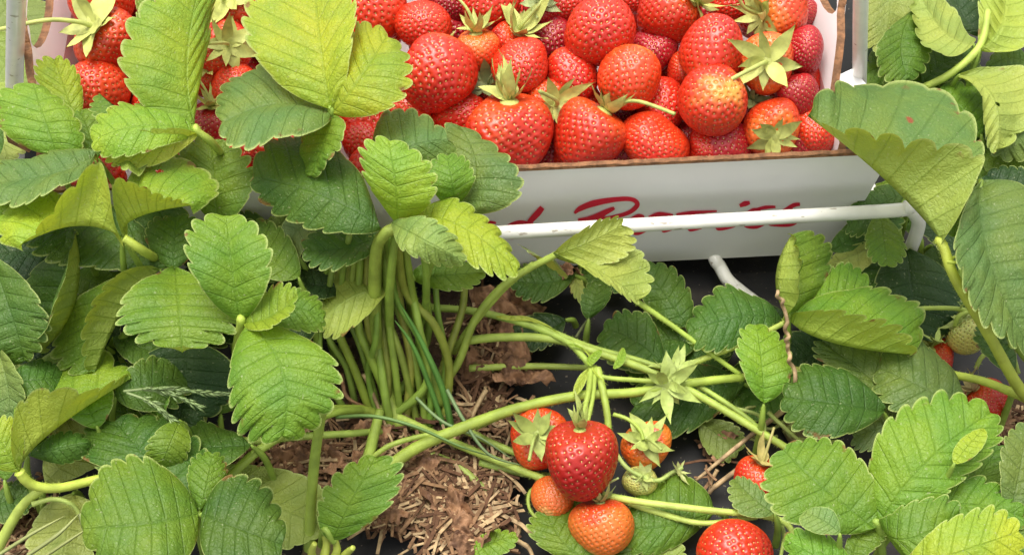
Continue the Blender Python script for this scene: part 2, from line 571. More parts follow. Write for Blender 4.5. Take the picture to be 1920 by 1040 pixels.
def leaflet(name, parent, porg, tone, B, M_, T, L, R, zs, seed=0, teeth=None, shape=0.8, amp=1.0, mat=None, curl=None, holes=(), Lp=None, Rp=None):
    r = random.Random(seed * 7919 + 13)
    if isinstance(zs, (int, float)):
        zs = (zs,) * 5
    B, M_, T, L, R = [P(a[0], a[1], z) for a, z in zip((B, M_, T, L, R), zs)]
    Cc = 2 * M_ - (B + T) * 0.5
    rib = lambda t: B * (1 - t) ** 2 + Cc * 2 * t * (1 - t) + T * t * t
    ln = (T - M_).length + (M_ - B).length
    NT = teeth or max(7, min(13, int(5.5 + ln * 50)))
    SPT = 7
    NV = 8
    dr = (T - B).normalized()
    kk = shape * r.uniform(.86, 1.16)
    pk = kk / (kk + .42)
    wmax = pk ** kk * (1 - pk) ** .42
    if curl is None:
        curl = r.uniform(-.05, .12)
    vs, uv, fs = [], [], []
    nu = NT * SPT
    # rib verts
    for i in range(nu + 1):
        p = i / nu
        vs.append(rib(p) - B)
        uv.append((i / SPT, 0.0))
    ph1, ph2 = r.uniform(0, 6), r.uniform(0, 6)
    tj = [r.uniform(.5, 1.35) for _ in range(NT * 2 + 2)]
    for side, E in ((0, L), (1, R)):
        sv_ = E - rib(.5 + .6 * (pk - .5))
        nrm = dr.cross(sv_) if side == 0 else sv_.cross(dr)
        if nrm.length < 1e-9:
            nrm = Vector((0, 0, 1))
        nrm.normalize()
        wd = sv_.length
        base = len(vs)
        for i in range(nu + 1):
            p = i / nu
            u = i / SPT
            q = u - math.floor(u)
            a = 1 - (1 - p) ** 1.75
            ep = (Lp, Rp)[side]
            wa = (a ** kk) * (max(0, 1 - a) ** .42) / wmax
            mg = rib(a) + sv_ * wa
            if ep:
                if i == 0:
                    ec = [B] + [P(*e_) for e_ in ep] + [T]
                    ec = catmull(ec, 12)
                    ed = [0]
                    for q_ in range(1, len(ec)):
                        ed.append(ed[-1] + (ec[q_] - ec[q_ - 1]).length)
                tt0 = p * ed[-1]
                q_ = 1
                while q_ < len(ed) - 1 and ed[q_] < tt0:
                    q_ += 1
                mg = ec[q_ - 1].lerp(ec[q_], max(0, min(1, (tt0 - ed[q_ - 1]) / max(1e-9, ed[q_] - ed[q_ - 1]))))
            rp = rib(p)
            tooth = math.sin(math.pi * q) ** 0.55 if 0 < q < 1 else 0.0
            vec = mg - rp
            ta = min(.20, .40 * (ln * 1.3 / NT) / max(vec.length, 1e-5)) * amp * tj[int(u) + side * NT] * min(1, max(0, (u - 1.2) / 1.5))
            mg = rp + vec * (1 + ta * (tooth - .55)) + dr * (tooth * .0026 * min(1.5, ta / .1) * (ln / .08)) * (0.4 + .6 * p)
            if i == nu:
                mg = rp + dr * 0.0
            for k in range(1, NV + 1):
                v = k / NV
                pos = rp.lerp(mg, v)
                dq = abs(q - .5) * 2
                pleat = (dq ** .8 - .5) * .0007 * math.sin(math.pi * min(1, v * .9 + .08)) * (ln / .07) * (1 if p < .97 else .3)
                # q=.5 is the sunken vein, the blade swells between the veins
                bul = .10 * wd * math.sin(math.pi * v * .8) * min(1, 4 * p * (1 - p) + .2)
                wave = .035 * wd * v * v * math.sin(p * 9 + ph1 + side * 2) + .03 * wd * v * math.sin(p * 17 + ph2 + side)
                nz_ = mnoise.noise(pos * 26 + Vector((seed * 3.1, 0, side * .0))) * .0042 + mnoise.noise(pos * 75 + Vector((0, seed, 0))) * .0016
                pos = pos + nrm * nz_ * min(1, v * 1.6) * min(1, ln / .05) * (1 if p < .98 else .5)
                pos = pos + nrm * (pleat + bul - curl * wd * v * v * 1.0 + wave)
                vs.append(pos - B)
                uv.append((u, v))
        for i in range(nu):
            for k in range(NV):
                def vid(ii, kk_):
                    return ii if kk_ == 0 else base + ii * NV + kk_ - 1
                a, b, c, d = vid(i, k), vid(i + 1, k), vid(i + 1, k + 1), vid(i, k + 1)
                hole = False
                for (hs, hu, hv, hr) in holes:
                    if hs == side and math.hypot((i + .5) / SPT - hu, ((k + .5) / NV - hv) * 3.2) < hr:
                        hole = True
                if hole:
                    continue
                fs.append((a, b, c, d) if side == 0 else (a, d, c, b))
    me = mk(name, vs, fs, mat or M_LEAF, uv=uv)
    o = ob(name, me, parent, B - porg)
    c = TONE[tone] if isinstance(tone, str) else tone
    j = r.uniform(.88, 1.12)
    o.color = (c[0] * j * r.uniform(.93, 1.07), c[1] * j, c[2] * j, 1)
    return o


SEED = [100]


def hairs(v, f, sides, seed):
    """short pale hairs standing off a stalk"""
    r = random.Random(seed)
    n_ = len(v) // sides
    cen = [sum((v[i * sides + k] for k in range(sides)), Vector()) / sides for i in range(n_)]
    tot = sum((cen[i + 1] - cen[i]).length for i in range(n_ - 1))
    for _ in range(int(min(420, tot * 3200))):
        i = r.randrange(n_ - 1)
        k = r.randrange(sides)
        t = r.random()
        p = v[i * sides + k].lerp(v[(i + 1) * sides + k], t)
        c = cen[i].lerp(cen[i + 1], t)
        d = (p - c).normalized()
        ax = (cen[i + 1] - cen[i]).normalized()
        e = (d + ax * r.uniform(-.5, .5) + ax.cross(d) * r.uniform(-.5, .5)).normalized() * r.uniform(.0007, .0015)
        b0 = len(v)
        v += [p - d * .0002 - ax * .00007, p - d * .0002 + ax * .00007, p + e]
        f.append((b0, b0 + 1, b0 + 2))


class Plant:
    def __init__(self, label, crown, cat='strawberry plant'):
        self.org = P(crown[0], crown[1], 0.3)
        self.t = thing('strawberry_plant', label, cat, self.org, 'strawberry plants in the row')
        self.crown = crown
        # short crown stub
        pts = [self.org + Vector((0, 0, -.004)), self.org + Vector((0.002, 0, .005)), self.org + Vector((0, .001, .009))]
        v, f = tube(pts, (.009, .004), self.org, 10, 4, jitter=.1)
        o = ob('crown', mk('crown', v, f, M_STEM), self.t, (0, 0, 0), (.22, .17, .07))

    def leaf(self, stalk, leaflets, r=0.0019, col=(0.24, 0.32, 0.05), start=True, first=None, last=None):
        """stalk: list of (px,py,z) from crown side to the node; leaflets: tuples for leaflet()"""
        SEED[0] += 1
        pts = [P(*s) for s in stalk]
        if start is None:
            pts = [last, first, pts[0]]
        elif start:
            jit = Vector((RNG.uniform(-.008, .008), RNG.uniform(-.006, .006), 0.006))
            first = self.org + jit
            if len(pts) == 1:
                mid = first.lerp(pts[0], .55) + Vector((0, 0, .012 + .15 * abs(pts[0].z - first.z)))
                pts = [first, mid, pts[0]]
            else:
                pts = [first] + pts
        nd = pts[-1]
        if start is not None and leaflets:
            lf0 = leaflets[0]
            z0 = lf0[6] if isinstance(lf0[6], (int, float)) else lf0[6][0]
            z1 = lf0[6] if isinstance(lf0[6], (int, float)) else lf0[6][1]
            dd_ = P(*lf0[2], z1) - P(*lf0[1], z0)
            pts = pts + [nd + dd_ * .12 - Vector((0, 0, r * .4))]
        r *= .9
        v, f = tube(pts, (r * 1.15, r * .8), pts[0], 8, 6, jitter=.03, seed=SEED[0], point=True)
        hairs(v, f, 8, SEED[0])
        st = ob('leaf_stalk', mk('leaf_stalk', v, f, M_STEM), self.t, pts[0] - self.org, col)
        for lf in leaflets:
            SEED[0] += 1
            kw = lf[7] if len(lf) > 7 else {}
            leaflet('leaflet', st, pts[0], *lf[:7], seed=SEED[0], **kw)
        return st

    def stalk(self, pts_px, r=0.0018, col=(0.34, 0.40, 0.07), name='fruit_stalk', taper=.8, nodes=()):
        SEED[0] += 1
        pts = [P(*s) for s in pts_px]
        r *= .93
        v, f = tube(pts, (r, r * taper), pts[0], 9, 7, jitter=.035, seed=SEED[0])
        hairs(v, f, 9, SEED[0])
        return ob(name, mk(name, v, f, M_STEM), self.t, pts[0] - self.org, col)

    def leaflets(self, *lfs):
        for lf in lfs:
            z = lf[6] if isinstance(lf[6], (int, float)) else lf[6][0]
            b = P(*lf[1], z)
            q = P(*lf[3], z)
            away = (b - q)
            away.z = 0
            away = away.normalized() * min(.005, (b - q).length * .15)
            st = self.leaf([(*lf[1], z)], [lf], start=None, first=b + away + Vector((0, 0, -.25 * z * .01)), last=b + away * 1.4 + Vector((0, 0, -.75 * z * .01)))


# =================================================================== TRAY
YAW = math.radians(3.6)
TZ = 0.016
TF = P(1250, 303, 9.9)                    # a point of the front rim
exv = Vector((math.cos(YAW), math.sin(YAW), 0))
eyv = Vector((-math.sin(YAW), math.cos(YAW), 0))
# origin: bottom left-front corner projected along the rim line, at pixel x ~ 830
c0 = P(835, 318, 9.9)
TORG = TF + exv * ((c0 - TF).dot(exv))
TORG.z = TZ
TORG += eyv * .003
TW, TD, TH = 0.405, 0.34, 0.083           # inner width, depth, front wall height
LEANF = 0.004
TH_T = 0.004


def tw(x, y, z):
    return exv * x + eyv * y + Vector((0, 0, z))


tray = thing('cardboard_tray', 'white cardboard berry tray with red script lettering, heaped with strawberries', 'tray', TORG)


def slab(name, corners, th, mat_idx_fn=None, parent=None, nsub=1):
    """corners: 4 local (x,y,z) CCW from outside; thickness inwards"""
    c = [tw(*k) for k in corners]
    n = (c[1] - c[0]).cross(c[3] - c[0]).normalized()
    vs = c + [p - n * th for p in c]
    fs = [(0, 1, 2, 3), (7, 6, 5, 4)]
    fm = [0, 0]
    for i in range(4):
        j = (i + 1) % 4
        fs.append((i, i + 4, j + 4, j))
        fm.append(1)
    return ob(name, mk(name, vs, fs, [M_BOARD, M_CUT], smooth=False, fm=fm), parent or tray)


hw = TW / 2
# front wall: leans a little outwards, wider at the top than at the bottom, overhanging the end walls
slab('front_wall', [(-hw - .006, 0, 0), (hw + .006, 0, 0), (hw + .020, -LEANF, TH), (-hw - .020, -LEANF, TH)], .0028)
slab('back_wall', [(hw + .006, TD, 0), (-hw - .006, TD, 0), (-hw - .020, TD + .01, TH), (hw + .020, TD + .01, TH)], .0045)
slab('tray_floor', [(-hw, .005, .004), (hw, .005, .004), (hw, TD - .005, .004), (-hw, TD - .005, .004)], .003)


def end_wall(sgn):
    # outline in (y, h) ; wall leans outwards with h
    out = [(0.006, 0), (TD - .006, 0), (TD - .004, TH), (TD - .04, TH + .003), (TD - .10, .150), (.125, .150)]
    # wavy hand-cut diagonal front edge
    for k in range(1, 9):
        f = k / 9
        out.append((.125 - .083 * f + .0015 * math.sin(f * 14), .150 - .060 * f ** .9 + .002 * math.sin(f * 9)))
    out += [(.036, TH + .003), (.004, TH)]
    hole = [(.103 + .030 * math.cos(a), .108 + .0105 * math.sin(a)) for a in [2 * math.pi * k / 20 for k in range(20)]]
    cu = bpy.data.curves.new('end_wall', 'CURVE')
    cu.dimensions = '2D'
    cu.fill_mode = 'BOTH'
    cu.extrude = .0021
    for pl in (out, hole):
        sp = cu.splines.new('POLY')
        sp.points.add(len(pl) - 1)
        for i, (a, b) in enumerate(pl):
            sp.points[i].co = (a, b, 0, 1)
        sp.use_cyclic_u = True
    co = bpy.data.objects.new('tmp', cu)
    COL.objects.link(co)
    dg = bpy.context.evaluated_depsgraph_get()
    me = bpy.data.meshes.new_from_object(co.evaluated_get(dg))
    bpy.data.objects.remove(co)
    fm = []
    for p in me.polygons:
        fm.append(0 if abs(p.normal.z) > .9 else 1)
    for v in me.vertices:
        y, h, t = v.co
        x = sgn * (hw - .004 + .30 * max(0, h - .08) + t)
        v.co = tw(x, y, h)
    me.materials.clear()
    me.materials.append(M_BOARD)
    me.materials.append(M_CUT)
    me.polygons.foreach_set('material_index', fm)
    if sgn < 0:
        pass
    me.update()
    ob('end_wall', me, tray)


end_wall(1)
end_wall(-1)
for s_ in (1, -1):
    c = [(s_ * (hw - .001), .046, TH + .004), (s_ * (hw + .010), .050, TH + .006), (s_ * (hw + .017), .036, TH + .004), (s_ * (hw + .006), .030, TH + .002)]
    if s_ > 0:
        c = c[::-1]
    slab('corner_tab', c, .012)

# brown raw top edge of the front wall: a second ply that stands a little proud
vs, fs = [], []
r_ = random.Random(3)
nseg = 90
for i in range(nseg + 1):
    x = -hw - .019 + (2 * hw + .038) * i / nseg
    h = TH + .0012 + r_.uniform(-.0004, .0005)
    for (y, z) in ((-LEANF - .0004, TH - .0006), (-LEANF - .0004 + r_.uniform(0, .0005), h), (-LEANF + .0024, h), (-LEANF + .0024, TH - .0006)):
        vs.append(tw(x, y, z))
for i in range(nseg):
    for k in range(4):
        a, b = i * 4 + k, i * 4 + (k + 1) % 4
        fs.append((a, a + 4, b + 4, b))
ob('raw_edge', mk('raw_edge', vs, fs, M_CUT, smooth=False), tray)


# ---- red script lettering on the front wall
def on_front(px, py, off=.0004):
    n = (tw(1, 0, 0)).cross(tw(0, -LEANF, TH)).normalized()      # outwards (towards -y)
    p0 = TORG + n * off
    d = FW * FPX + RT * (px - 960) + UP * (520 - py)
    t = (p0 - CAM).dot(n) / d.dot(n)
    return CAM + d * t


def stroke(pts, vs, fs):
    """pts: (px,py,half-width px)"""
    P3 = [Vector((a, b, 0)) for a, b, _ in pts]
    sub = 8
    cp = catmull(P3, sub)
    ws = []
    for i in range(len(pts) - 1):
        for k in range(sub):
            ws.append(pts[i][2] + (pts[i + 1][2] - pts[i][2]) * k / sub)
    ws.append(pts[-1][2])
    b0 = len(vs)
    for i, p in enumerate(cp):
        t = (cp[min(i + 1, len(cp) - 1)] - cp[max(i - 1, 0)]).normalized()
        # broad-nib pen: constant nib direction mixed with the stroke normal
        nn = Vector((-t.y, t.x, 0))
        for s in (1, -1):
            q = p + nn * s * ws[i]
            vs.append(on_front(q.x, q.y, .0004 + .00003 * (b0 % 17)) - TORG)
    for i in range(len(cp) - 1):
        a = b0 + i * 2
        fs.append((a, a + 1, a + 3, a + 2))


def lettering(name, strokes):
    vs, fs = [], []
    for s in strokes:
        stroke(s, vs, fs)
    o = ob(name, mk(name, vs, fs, M_PRINT, smooth=False), tray)


lettering('lettering_word_end', [
    [(905, 421, 2), (918, 417, 3), (930, 418, 2)],
    [(1000, 420, 2), (975, 417, 4), (955, 425, 5), (945, 437, 5), (958, 445, 4), (978, 440, 3), (1000, 425, 2)],
    [(1017, 389, 5), (1008, 400, 6), (992, 418, 5), (985, 436, 4), (998, 441, 3), (1015, 434, 1)]])
lettering('lettering_berries', [
    [(1077, 400, 2), (1088, 391, 5), (1115, 381, 6), (1155, 374, 4.5), (1185, 374, 4), (1195, 384, 4.5), (1180, 398, 4), (1150, 407, 3.5), (1120, 412, 3)],
    [(1152, 390, 3), (1135, 398, 5), (1108, 409, 4.5), (1084, 413, 3)],
    [(1140, 395, 3), (1122, 412, 4), (1108, 430, 4), (1098, 441, 3)],
    [(1120, 411, 3), (1150, 416, 4), (1158, 428, 4), (1140, 440, 4), (1110, 443, 3), (1092, 440, 2)],
    [(1172, 428, 2), (1196, 419, 3), (1206, 408, 3), (1196, 405, 3.5), (1180, 416, 4), (1180, 431, 4), (1196, 437, 4), (1218, 428, 2)],
    [(1218, 428, 2), (1232, 406, 3), (1250, 407, 3), (1248, 420, 3.5), (1244, 432, 4), (1262, 429, 2)],
    [(1262, 429, 2), (1278, 403, 3), (1300, 402, 3.5), (1296, 418, 3.5), (1294, 430, 4), (1316, 427, 2)],
    [(1216, 407, 1.5), (1236, 401, 3.5), (1262, 403, 1.5)],
    [(1268, 402, 1.5), (1296, 399, 3.5), (1344, 396, 1.5)],
    [(1330, 425, 2), (1350, 404, 3), (1352, 412, 3.5), (1346, 428, 4), (1372, 425, 3), (1386, 418, 2)],
    [(1387, 386, 3), (1397, 382, 5), (1406, 380, 3)],
    [(1386, 418, 2), (1412, 408, 3), (1424, 397, 3), (1412, 394, 3.5), (1396, 408, 4), (1398, 422, 4), (1418, 425, 4), (1440, 416, 2)],
    [(1416, 393, 2), (1436, 389, 3.5), (1454, 388, 2)],
    [(1440, 416, 2), (1468, 396, 2.5), (1488, 385, 4), (1500, 383, 3)],
    [(1484, 388, 3), (1482, 400, 3.5), (1494, 412, 4), (1480, 421, 4), (1446, 420, 4), (1442, 416, 2)]])

# ---- wire carrier
car = thing('wire_carrier', 'white enamelled wire carrier with tall side uprights, holding the cardboard tray', 'carrier', TORG)


def rod(name, pts, r, sub=6):
    v, f = tube(pts, r, TORG, 14, sub)
    ob(name, mk(name, v, f, M_WIRE), car)


yF = -.028
A = lambda px, py, z: P(px, py, z)


def front_pt(px, py):
    """pixel -> vertical plane parallel to the tray front, 1.8 cm before it"""
    n = -eyv
    p0 = TORG - eyv * .022
    d = FW * FPX + RT * (px - 960) + UP * (520 - py)
    return CAM + d * ((p0 - CAM).dot(n) / d.dot(n))


a_, b_ = front_pt(925, 437), front_pt(1672, 395)
left_end = a_ + (a_ - b_) * .93
e1, e2, e3, e4, e5 = front_pt(1696, 389), front_pt(1716, 402), front_pt(1722, 424), front_pt(1708, 465), front_pt(1699, 487)
u1 = e5 + eyv * .006 + Vector((0, 0, -.004))
u2 = e5 + eyv * .018 + exv * -.003 + Vector((0, 0, -.004))
u3 = e5 + eyv * .036 + exv * -.006 + Vector((0, 0, -.002))
u4 = e5 + eyv * .09 + exv * -.008 + Vector((0, 0, -.006))
u5 = e5 + eyv * .25 + exv * -.008 + Vector((0, 0, -.006))
rod('front_rod', [left_end, a_, a_.lerp(b_, .5), b_, e1, e2, e3, e4, e5, u1, u2, u3, u4, u5], .0036, 7)
# mirrored left end
mL = [left_end + exv * .002, left_end - exv * .004 + Vector((0, 0, -.008)), left_end - exv * .002 + Vector((0, 0, -.03)), left_end + eyv * .02 + Vector((0, 0, -.034)), TORG + tw(-hw + .02, .2, -.006)]
rod('left_hook', mL, .0036, 7)
f0 = P(1338, 478, 1.6)
rod('foot_rod', [f0 + eyv * .12, f0 + eyv * .03, f0, P(1350, 500, 1.3), P(1364, 524, 1.0), P(1385, 543, .7), P(1410, 562, .3), P(1440, 585, -.2)], .0036, 5)
# uprights at both ends and the handle bar above the frame
tops = []
for (pxa, pxb) in ((1611, 1614), (27, 31)):
    q0 = P(pxa, 185, 8.0)
    q1 = P(pxb, 0, 17.0)
    base = P(pxa + (4 if pxa > 900 else -4), 300, 2.2)
    up = q1 + (q1 - q0) * 1.1
    tops.append(up)
    rod('upright', [base - Vector((0, 0, .01)), q0, q1, up], .0037 if pxa > 900 else .0046, 6)
tt = [tops[0], tops[0] + Vector((-.03, .01, .03)), (tops[0] + tops[1]) * .5 + Vector((0, .03, .035)), tops[1] + Vector((.03, .01, .03)), tops[1]]
rod('handle_bar', tt, .0042, 8)

# =================================================================== STRAWBERRIES
def berry_meshes():
    out = {}
    specs = {  # name: (exponent, taper, tip sharpness, wobble, seeds)
        'conic': (.78, .42, .06, 1, 330), 'round': (.92, .12, .03, 2, 340), 'heart': (.66, .55, .05, 3, 320),
        'wide': (.75, .25, .09, 4, 380), 'blunt': (.80, .30, .07, 5, 320)}
    for nm, (ex, tp, wob, sd_, ns) in specs.items():
        rr = random.Random(sd_)
        NU, NVV = 144, 92
        ph = [rr.uniform(0, 6) for _ in range(6)]

        def surf(s, f):
            R = math.sin(math.pi * s) ** ex * (1 - tp * s ** 1.4) if 0 < s < 1 else 0
            z = math.cos(math.pi * s) * .5 + .035 * math.exp(-((s) / .12) ** 2) * -1.6
            w_ = 1 + wob * math.sin(2 * f + ph[0]) * math.sin(math.pi * s) + wob * .7 * math.sin(3 * f + ph[1] + 2 * s) + wob * .5 * math.sin(5 * f + ph[2] + 5 * s) * s
            return np.array((R * w_ * math.cos(f), R * w_ * math.sin(f), z - .03 * math.sin(math.pi * s) * math.sin(f + ph[3])))
        mx = max(math.sin(math.pi * s) ** ex * (1 - tp * s ** 1.4) for s in np.linspace(.01, .99, 99))
        sc = .5 / mx
        pts = np.array([[surf(j / (NVV - 1), 2 * math.pi * i / NU) for i in range(NU)] for j in range(NVV)])
        pts[..., :2] *= sc
        # seeds on a golden spiral by area
        ga = math.pi * (3 - math.sqrt(5))
        svals = np.linspace(0, 1, 400)
        Rv = np.array([np.linalg.norm(surf(s, 0)[:2]) * sc for s in svals])
        zz = np.array([surf(s, 0)[2] for s in svals])
        dl = np.sqrt(np.diff(Rv) ** 2 + np.diff(zz) ** 2)
        cum = np.concatenate([[0], np.cumsum(dl * (Rv[1:] + Rv[:-1]))])
        cum /= cum[-1]
        seeds = []
        for k in range(ns):
            t = (k + .5) / ns
            if t < .035:
                continue
            s = np.interp(t, cum, svals) + rr.uniform(-.006, .006)
            f = k * ga + rr.uniform(-.07, .07)
            p = surf(s, f)
            p[:2] *= sc
            e = 1e-3
            p1 = surf(min(s + e, .999), f); p1[:2] *= sc
            p2 = surf(s, f + e); p2[:2] *= sc
            n = np.cross(p2 - p, p1 - p)
            n /= -np.linalg.norm(n) + 1e-12
            if np.dot(n, p) < 0:
                n = -n
            dn = (p1 - p) / (np.linalg.norm(p1 - p) + 1e-12)
            seeds.append((p, n, dn))
        SP = np.array([x[0] for x in seeds])
        flat = pts.reshape(-1, 3)
        nr = flat / np.linalg.norm(flat * np.array([1, 1, .9]), axis=1)[:, None]
        dim = np.zeros(len(flat))
        for c0_ in range(0, len(flat), 1024):
            d2 = ((flat[c0_:c0_ + 1024, None, :] - SP[None]) ** 2).sum(-1)
            dim[c0_:c0_ + 1024] = np.exp(-np.min(d2, axis=1) / (2 * .0155 ** 2))
        flat = flat + nr * (.011 - .033 * dim)[:, None]
        idx = lambda i, j: j * NU + (i % NU)
        fs = [(idx(i, j), idx(i, j + 1), idx(i + 1, j + 1), idx(i + 1, j)) for j in range(NVV - 1) for i in range(NU)]
        vcoord = np.repeat(np.linspace(0, 1, NVV), NU)
        uv = np.stack([dim, vcoord], 1)
        body = (flat, fs, uv)
        sv2, sf2 = [], []
        for (p, n, dn) in seeds:
            c = p - n * .0125
            bt = np.cross(n, dn)
            b0 = len(sv2)
            a_len, a_w, a_h = .0165, .0098, .0105
            ring = [(0, 1.15), (.9, .55), (1, -.2), (.55, -.95), (-.55, -.95), (-1, -.2), (-.9, .55)]
            for (x, y) in ring:
                sv2.append(c + bt * x * a_w + dn * y * a_len)
            sv2.append(c + n * a_h + dn * -.002)
            for k in range(7):
                sf2.append((b0 + k, b0 + (k + 1) % 7, b0 + 7))
        out[nm] = (body, (sv2, sf2))
    return out


BM = berry_meshes()
_fl, _sd = {}, {}


def flesh_mesh(shape, mat):
    if (shape, mat.name) not in _fl:
        (v, f, uv), _ = BM[shape]
        _fl[shape, mat.name] = mk('flesh', v, f, mat, uv=uv)
    return _fl[shape, mat.name]


def seed_mesh(shape, mat):
    if (shape, mat.name) not in _sd:
        _, (v, f) = BM[shape]
        _sd[shape, mat.name] = mk('seeds', v, f, mat)
    return _sd[shape, mat.name]


def sepal_mesh(kind):
    r = random.Random(kind * 31)
    vs, fs = [], []
    n = 8
    curl = (.15, .55, -.35, .35, .9)[kind % 5]
    wd = (.40, .32, .44, .28, .36)[kind % 5]
    side = r.uniform(-.25, .25)
    for i in range(n + 1):
        t = i / n
        w_ = wd * (math.sin(math.pi * min(1, t * .92 + .10)) ** .9) * (1 - t) ** .25 * .62 if i < n else 0.0
        for k in range(-2, 3):
            y = w_ * k / 2
            vs.append((t, y + side * t * t * .5, curl * t * t + .28 * abs(y) + .02 * math.sin(t * 12 + k)))
    for i in range(n):
        for k in range(4):
            a = i * 5 + k
            fs.append((a, a + 5, a + 6, a + 1))
    return mk('sepal', vs, fs, M_SEPAL)


SEPALS = [sepal_mesh(k) for k in range(5)]
hubv, hubf = [], []
for j in range(5):
    for i in range(12):
        a = 2 * math.pi * i / 12
        rr = .13 * math.sin(math.pi / 2 * (4 - j) / 4)
        hubv.append((rr * math.cos(a), rr * math.sin(a), .045 * math.sin(math.pi / 2 * j / 4)))
for j in range(4):
    for i in range(12):
        a, b = j * 12 + i, j * 12 + (i + 1) % 12
        hubf.append((a, b, b + 12, a + 12))
HUB = mk('calyx', hubv, hubf, M_SEPAL)


def calyx_parts(parent, size, lift, r, color, stem=1.0, nsep=9, zoff=0.0, stemdir=None, scale=1.0):
    """calyx in parent's local space where +z is the stem direction; size = berry size in metres"""
    c = ob('calyx', HUB, parent, (0, 0, zoff), color)
    c.scale = (size * scale * 1.0,) * 3
    for k in range(nsep):
        s = ob('sepal', SEPALS[r.randrange(5)], c, (0, 0, .012), color)
        a = 2 * math.pi * (k + r.uniform(-.25, .25)) / nsep
        ln = r.uniform(.42, .62) * (1 if k % 2 else .85)
        el = lift + r.uniform(-.3, .3)
        s.rotation_euler = (r.uniform(-.3, .3), -el, a)
        s.scale = (ln, ln * r.uniform(.9, 1.2), ln)
        j = r.uniform(.85, 1.15)
        s.color = (color[0] * j, color[1] * j, color[2] * j, 1)
    if stem:
        d = stemdir or Vector((r.uniform(-.5, .5), r.uniform(-.5, .5), 1))
        pts = [Vector((0, 0, 0)), Vector((d.x * .1, d.y * .1, .18)), Vector((d.x * .4, d.y * .4, .42)) * stem, Vector((d.x, d.y, .6)) * stem]
        v, f = tube(pts, (.032, .026), Vector((0, 0, 0)), 7, 5)
        ob('stem', mk('stem', v, f, M_SEPAL), c, (0, 0, .02), (color[0] * .95, color[1], color[2]))
    return c


def rotframe(ax):
    a = (RT * ax[0] + UP * ax[1] - FW * ax[2]).normalized()
    ref = RT if abs(a.dot(RT)) < .8 else UP
    x = (ref - a * ref.dot(a)).normalized()
    y = a.cross(x)
    return Matrix((x, y, a)).transposed(), x, y, a


MATS = {'r': M_RED, 'd': M_DRED, 'o': M_ORG, 't': M_TIP, 'h': M_HALF, 'u': M_UNR}
CAL = (0.52, 0.55, 0.15)


def berry(px, py, w, h, z, ax, mat, shape, label, cal=None, group='strawberries heaped in the tray', lift=.35, stem=1.0, spin=None, ccol=CAL, csc=1.0, tint=None, stemdir=None):
    r = random.Random(int(px * 13 + py * 7 + w))
    if group == 'strawberries heaped in the tray':
        z -= max(0, min(1, (py - 90) / 170)) * 1.9       # the heap slopes down to the front rim
    loc = P(px, py, z)
    k = pxm(loc)
    if 'tray' in group:
        w, h = w * 1.045, h * 1.045
    w, h = w / k, h / k
    m = (w + h) / 2
    M3, x, y, a = rotframe(ax)
    t = thing('strawberry', label, 'strawberry', loc, group)
    t.rotation_euler = M3.to_euler()

    def ext(v):
        cx, cy, cz = abs(v.dot(RT)), abs(v.dot(UP)), abs(v.dot(FW))
        s = cx * cx + cy * cy + cz * cz
        return (w * cx * cx + h * cy * cy + m * cz * cz) / s
    sx_, sy_, sz_ = ext(x), ext(y), ext(a)
    fl = ob('flesh', flesh_mesh(shape, MATS[mat]), t, (0, 0, 0))
    sd2 = ob('seeds', seed_mesh(shape, M_SEEDD if mat == 'u' else M_SEED), t, (0, 0, 0))
    sd2['kind'] = 'stuff'
    sp = spin if spin is not None else r.uniform(0, 6.28)
    for o_ in (fl, sd2):
        o_.matrix_local = Matrix.Diagonal((sx_, sy_, sz_, 1)) @ Matrix.Rotation(sp, 4, 'Z')
    j = r.uniform(.86, 1.1)
    tn = tint or (1, 1, 1)
    fl.color = (j * tn[0], j * r.uniform(.85, 1.2) * tn[1], j * tn[2], 1)
    if cal is None:
        cal = ax[2] > -.5
    if cal:
        calyx_parts(t, m, lift, r, ccol, stem, r.choice((8, 9, 10)), sz_ * .45, stemdir, csc)
    return t


B_ = berry
B_(190, -4, 124, 112, 11.5, (.1, .9, -.3), 'o', 'round', 'orange-red strawberry with a pale shoulder cut by the top edge, by the left end wall', False)
B_(207, 78, 118, 112, 11.3, (-.35, .35, .85), 'r', 'conic', 'strawberry wearing an open yellow star calyx beside the left end wall', True, lift=.25, stemdir=Vector((-.9, -.2, 1)), csc=1.25)
B_(182, 168, 108, 112, 11.0, (.1, -.3, -.95), 'o', 'round', 'orange-red strawberry showing only its seedy end, just above the left corner of the leaves')
B_(272, 8, 74, 70, 9.8, (0, .5, -.8), 'd', 'round', 'dark strawberry in the gap right of the pale-shouldered one at the top left')
B_(432, 16, 122, 110, 11.2, (0, .15, 1), 'r', 'wide', 'strawberry with a broad cream calyx at the top edge left of the tall yellow leaf', True, lift=.1, csc=1.2)
B_(418, 92, 104, 100, 11.0, (.35, 0, .9), 'r', 'round', 'strawberry with a nine-pointed calyx facing up, right of the spotted leaf', True, lift=.15, csc=1.1)
B_(385, 142, 80, 90, 10.2, (.2, .3, .8), 'r', 'conic', 'half hidden strawberry with a thin hooked stem beside the spotted leaf', True)
B_(442, 165, 84, 92, 10.8, (-.3, -.3, -.9), 'o', 'round', 'small strawberry tucked between the spotted leaf and the tall yellow leaf')
B_(408, 238, 92, 90, 10.4, (-.1, .8, .6), 'd', 'conic', 'shaded strawberry with small cream calyx below the spotted leaf node', True, csc=.9)
B_(470, 285, 116, 84, 10.2, (.2, -.2, -.95), 'r', 'wide', 'strawberry resting low against the rim between the leaf nodes at left')
B_(575, 268, 110, 84, 10.0, (.2, -.2, -.95), 'o', 'round', 'strawberry glimpsed under the drooping leaflet of the tall yellow leaf')
B_(700, 14, 126, 122, 11.6, (.1, -.1, -1), 'o', 'round', 'orange-red strawberry at the top edge just right of the tall yellow leaf')
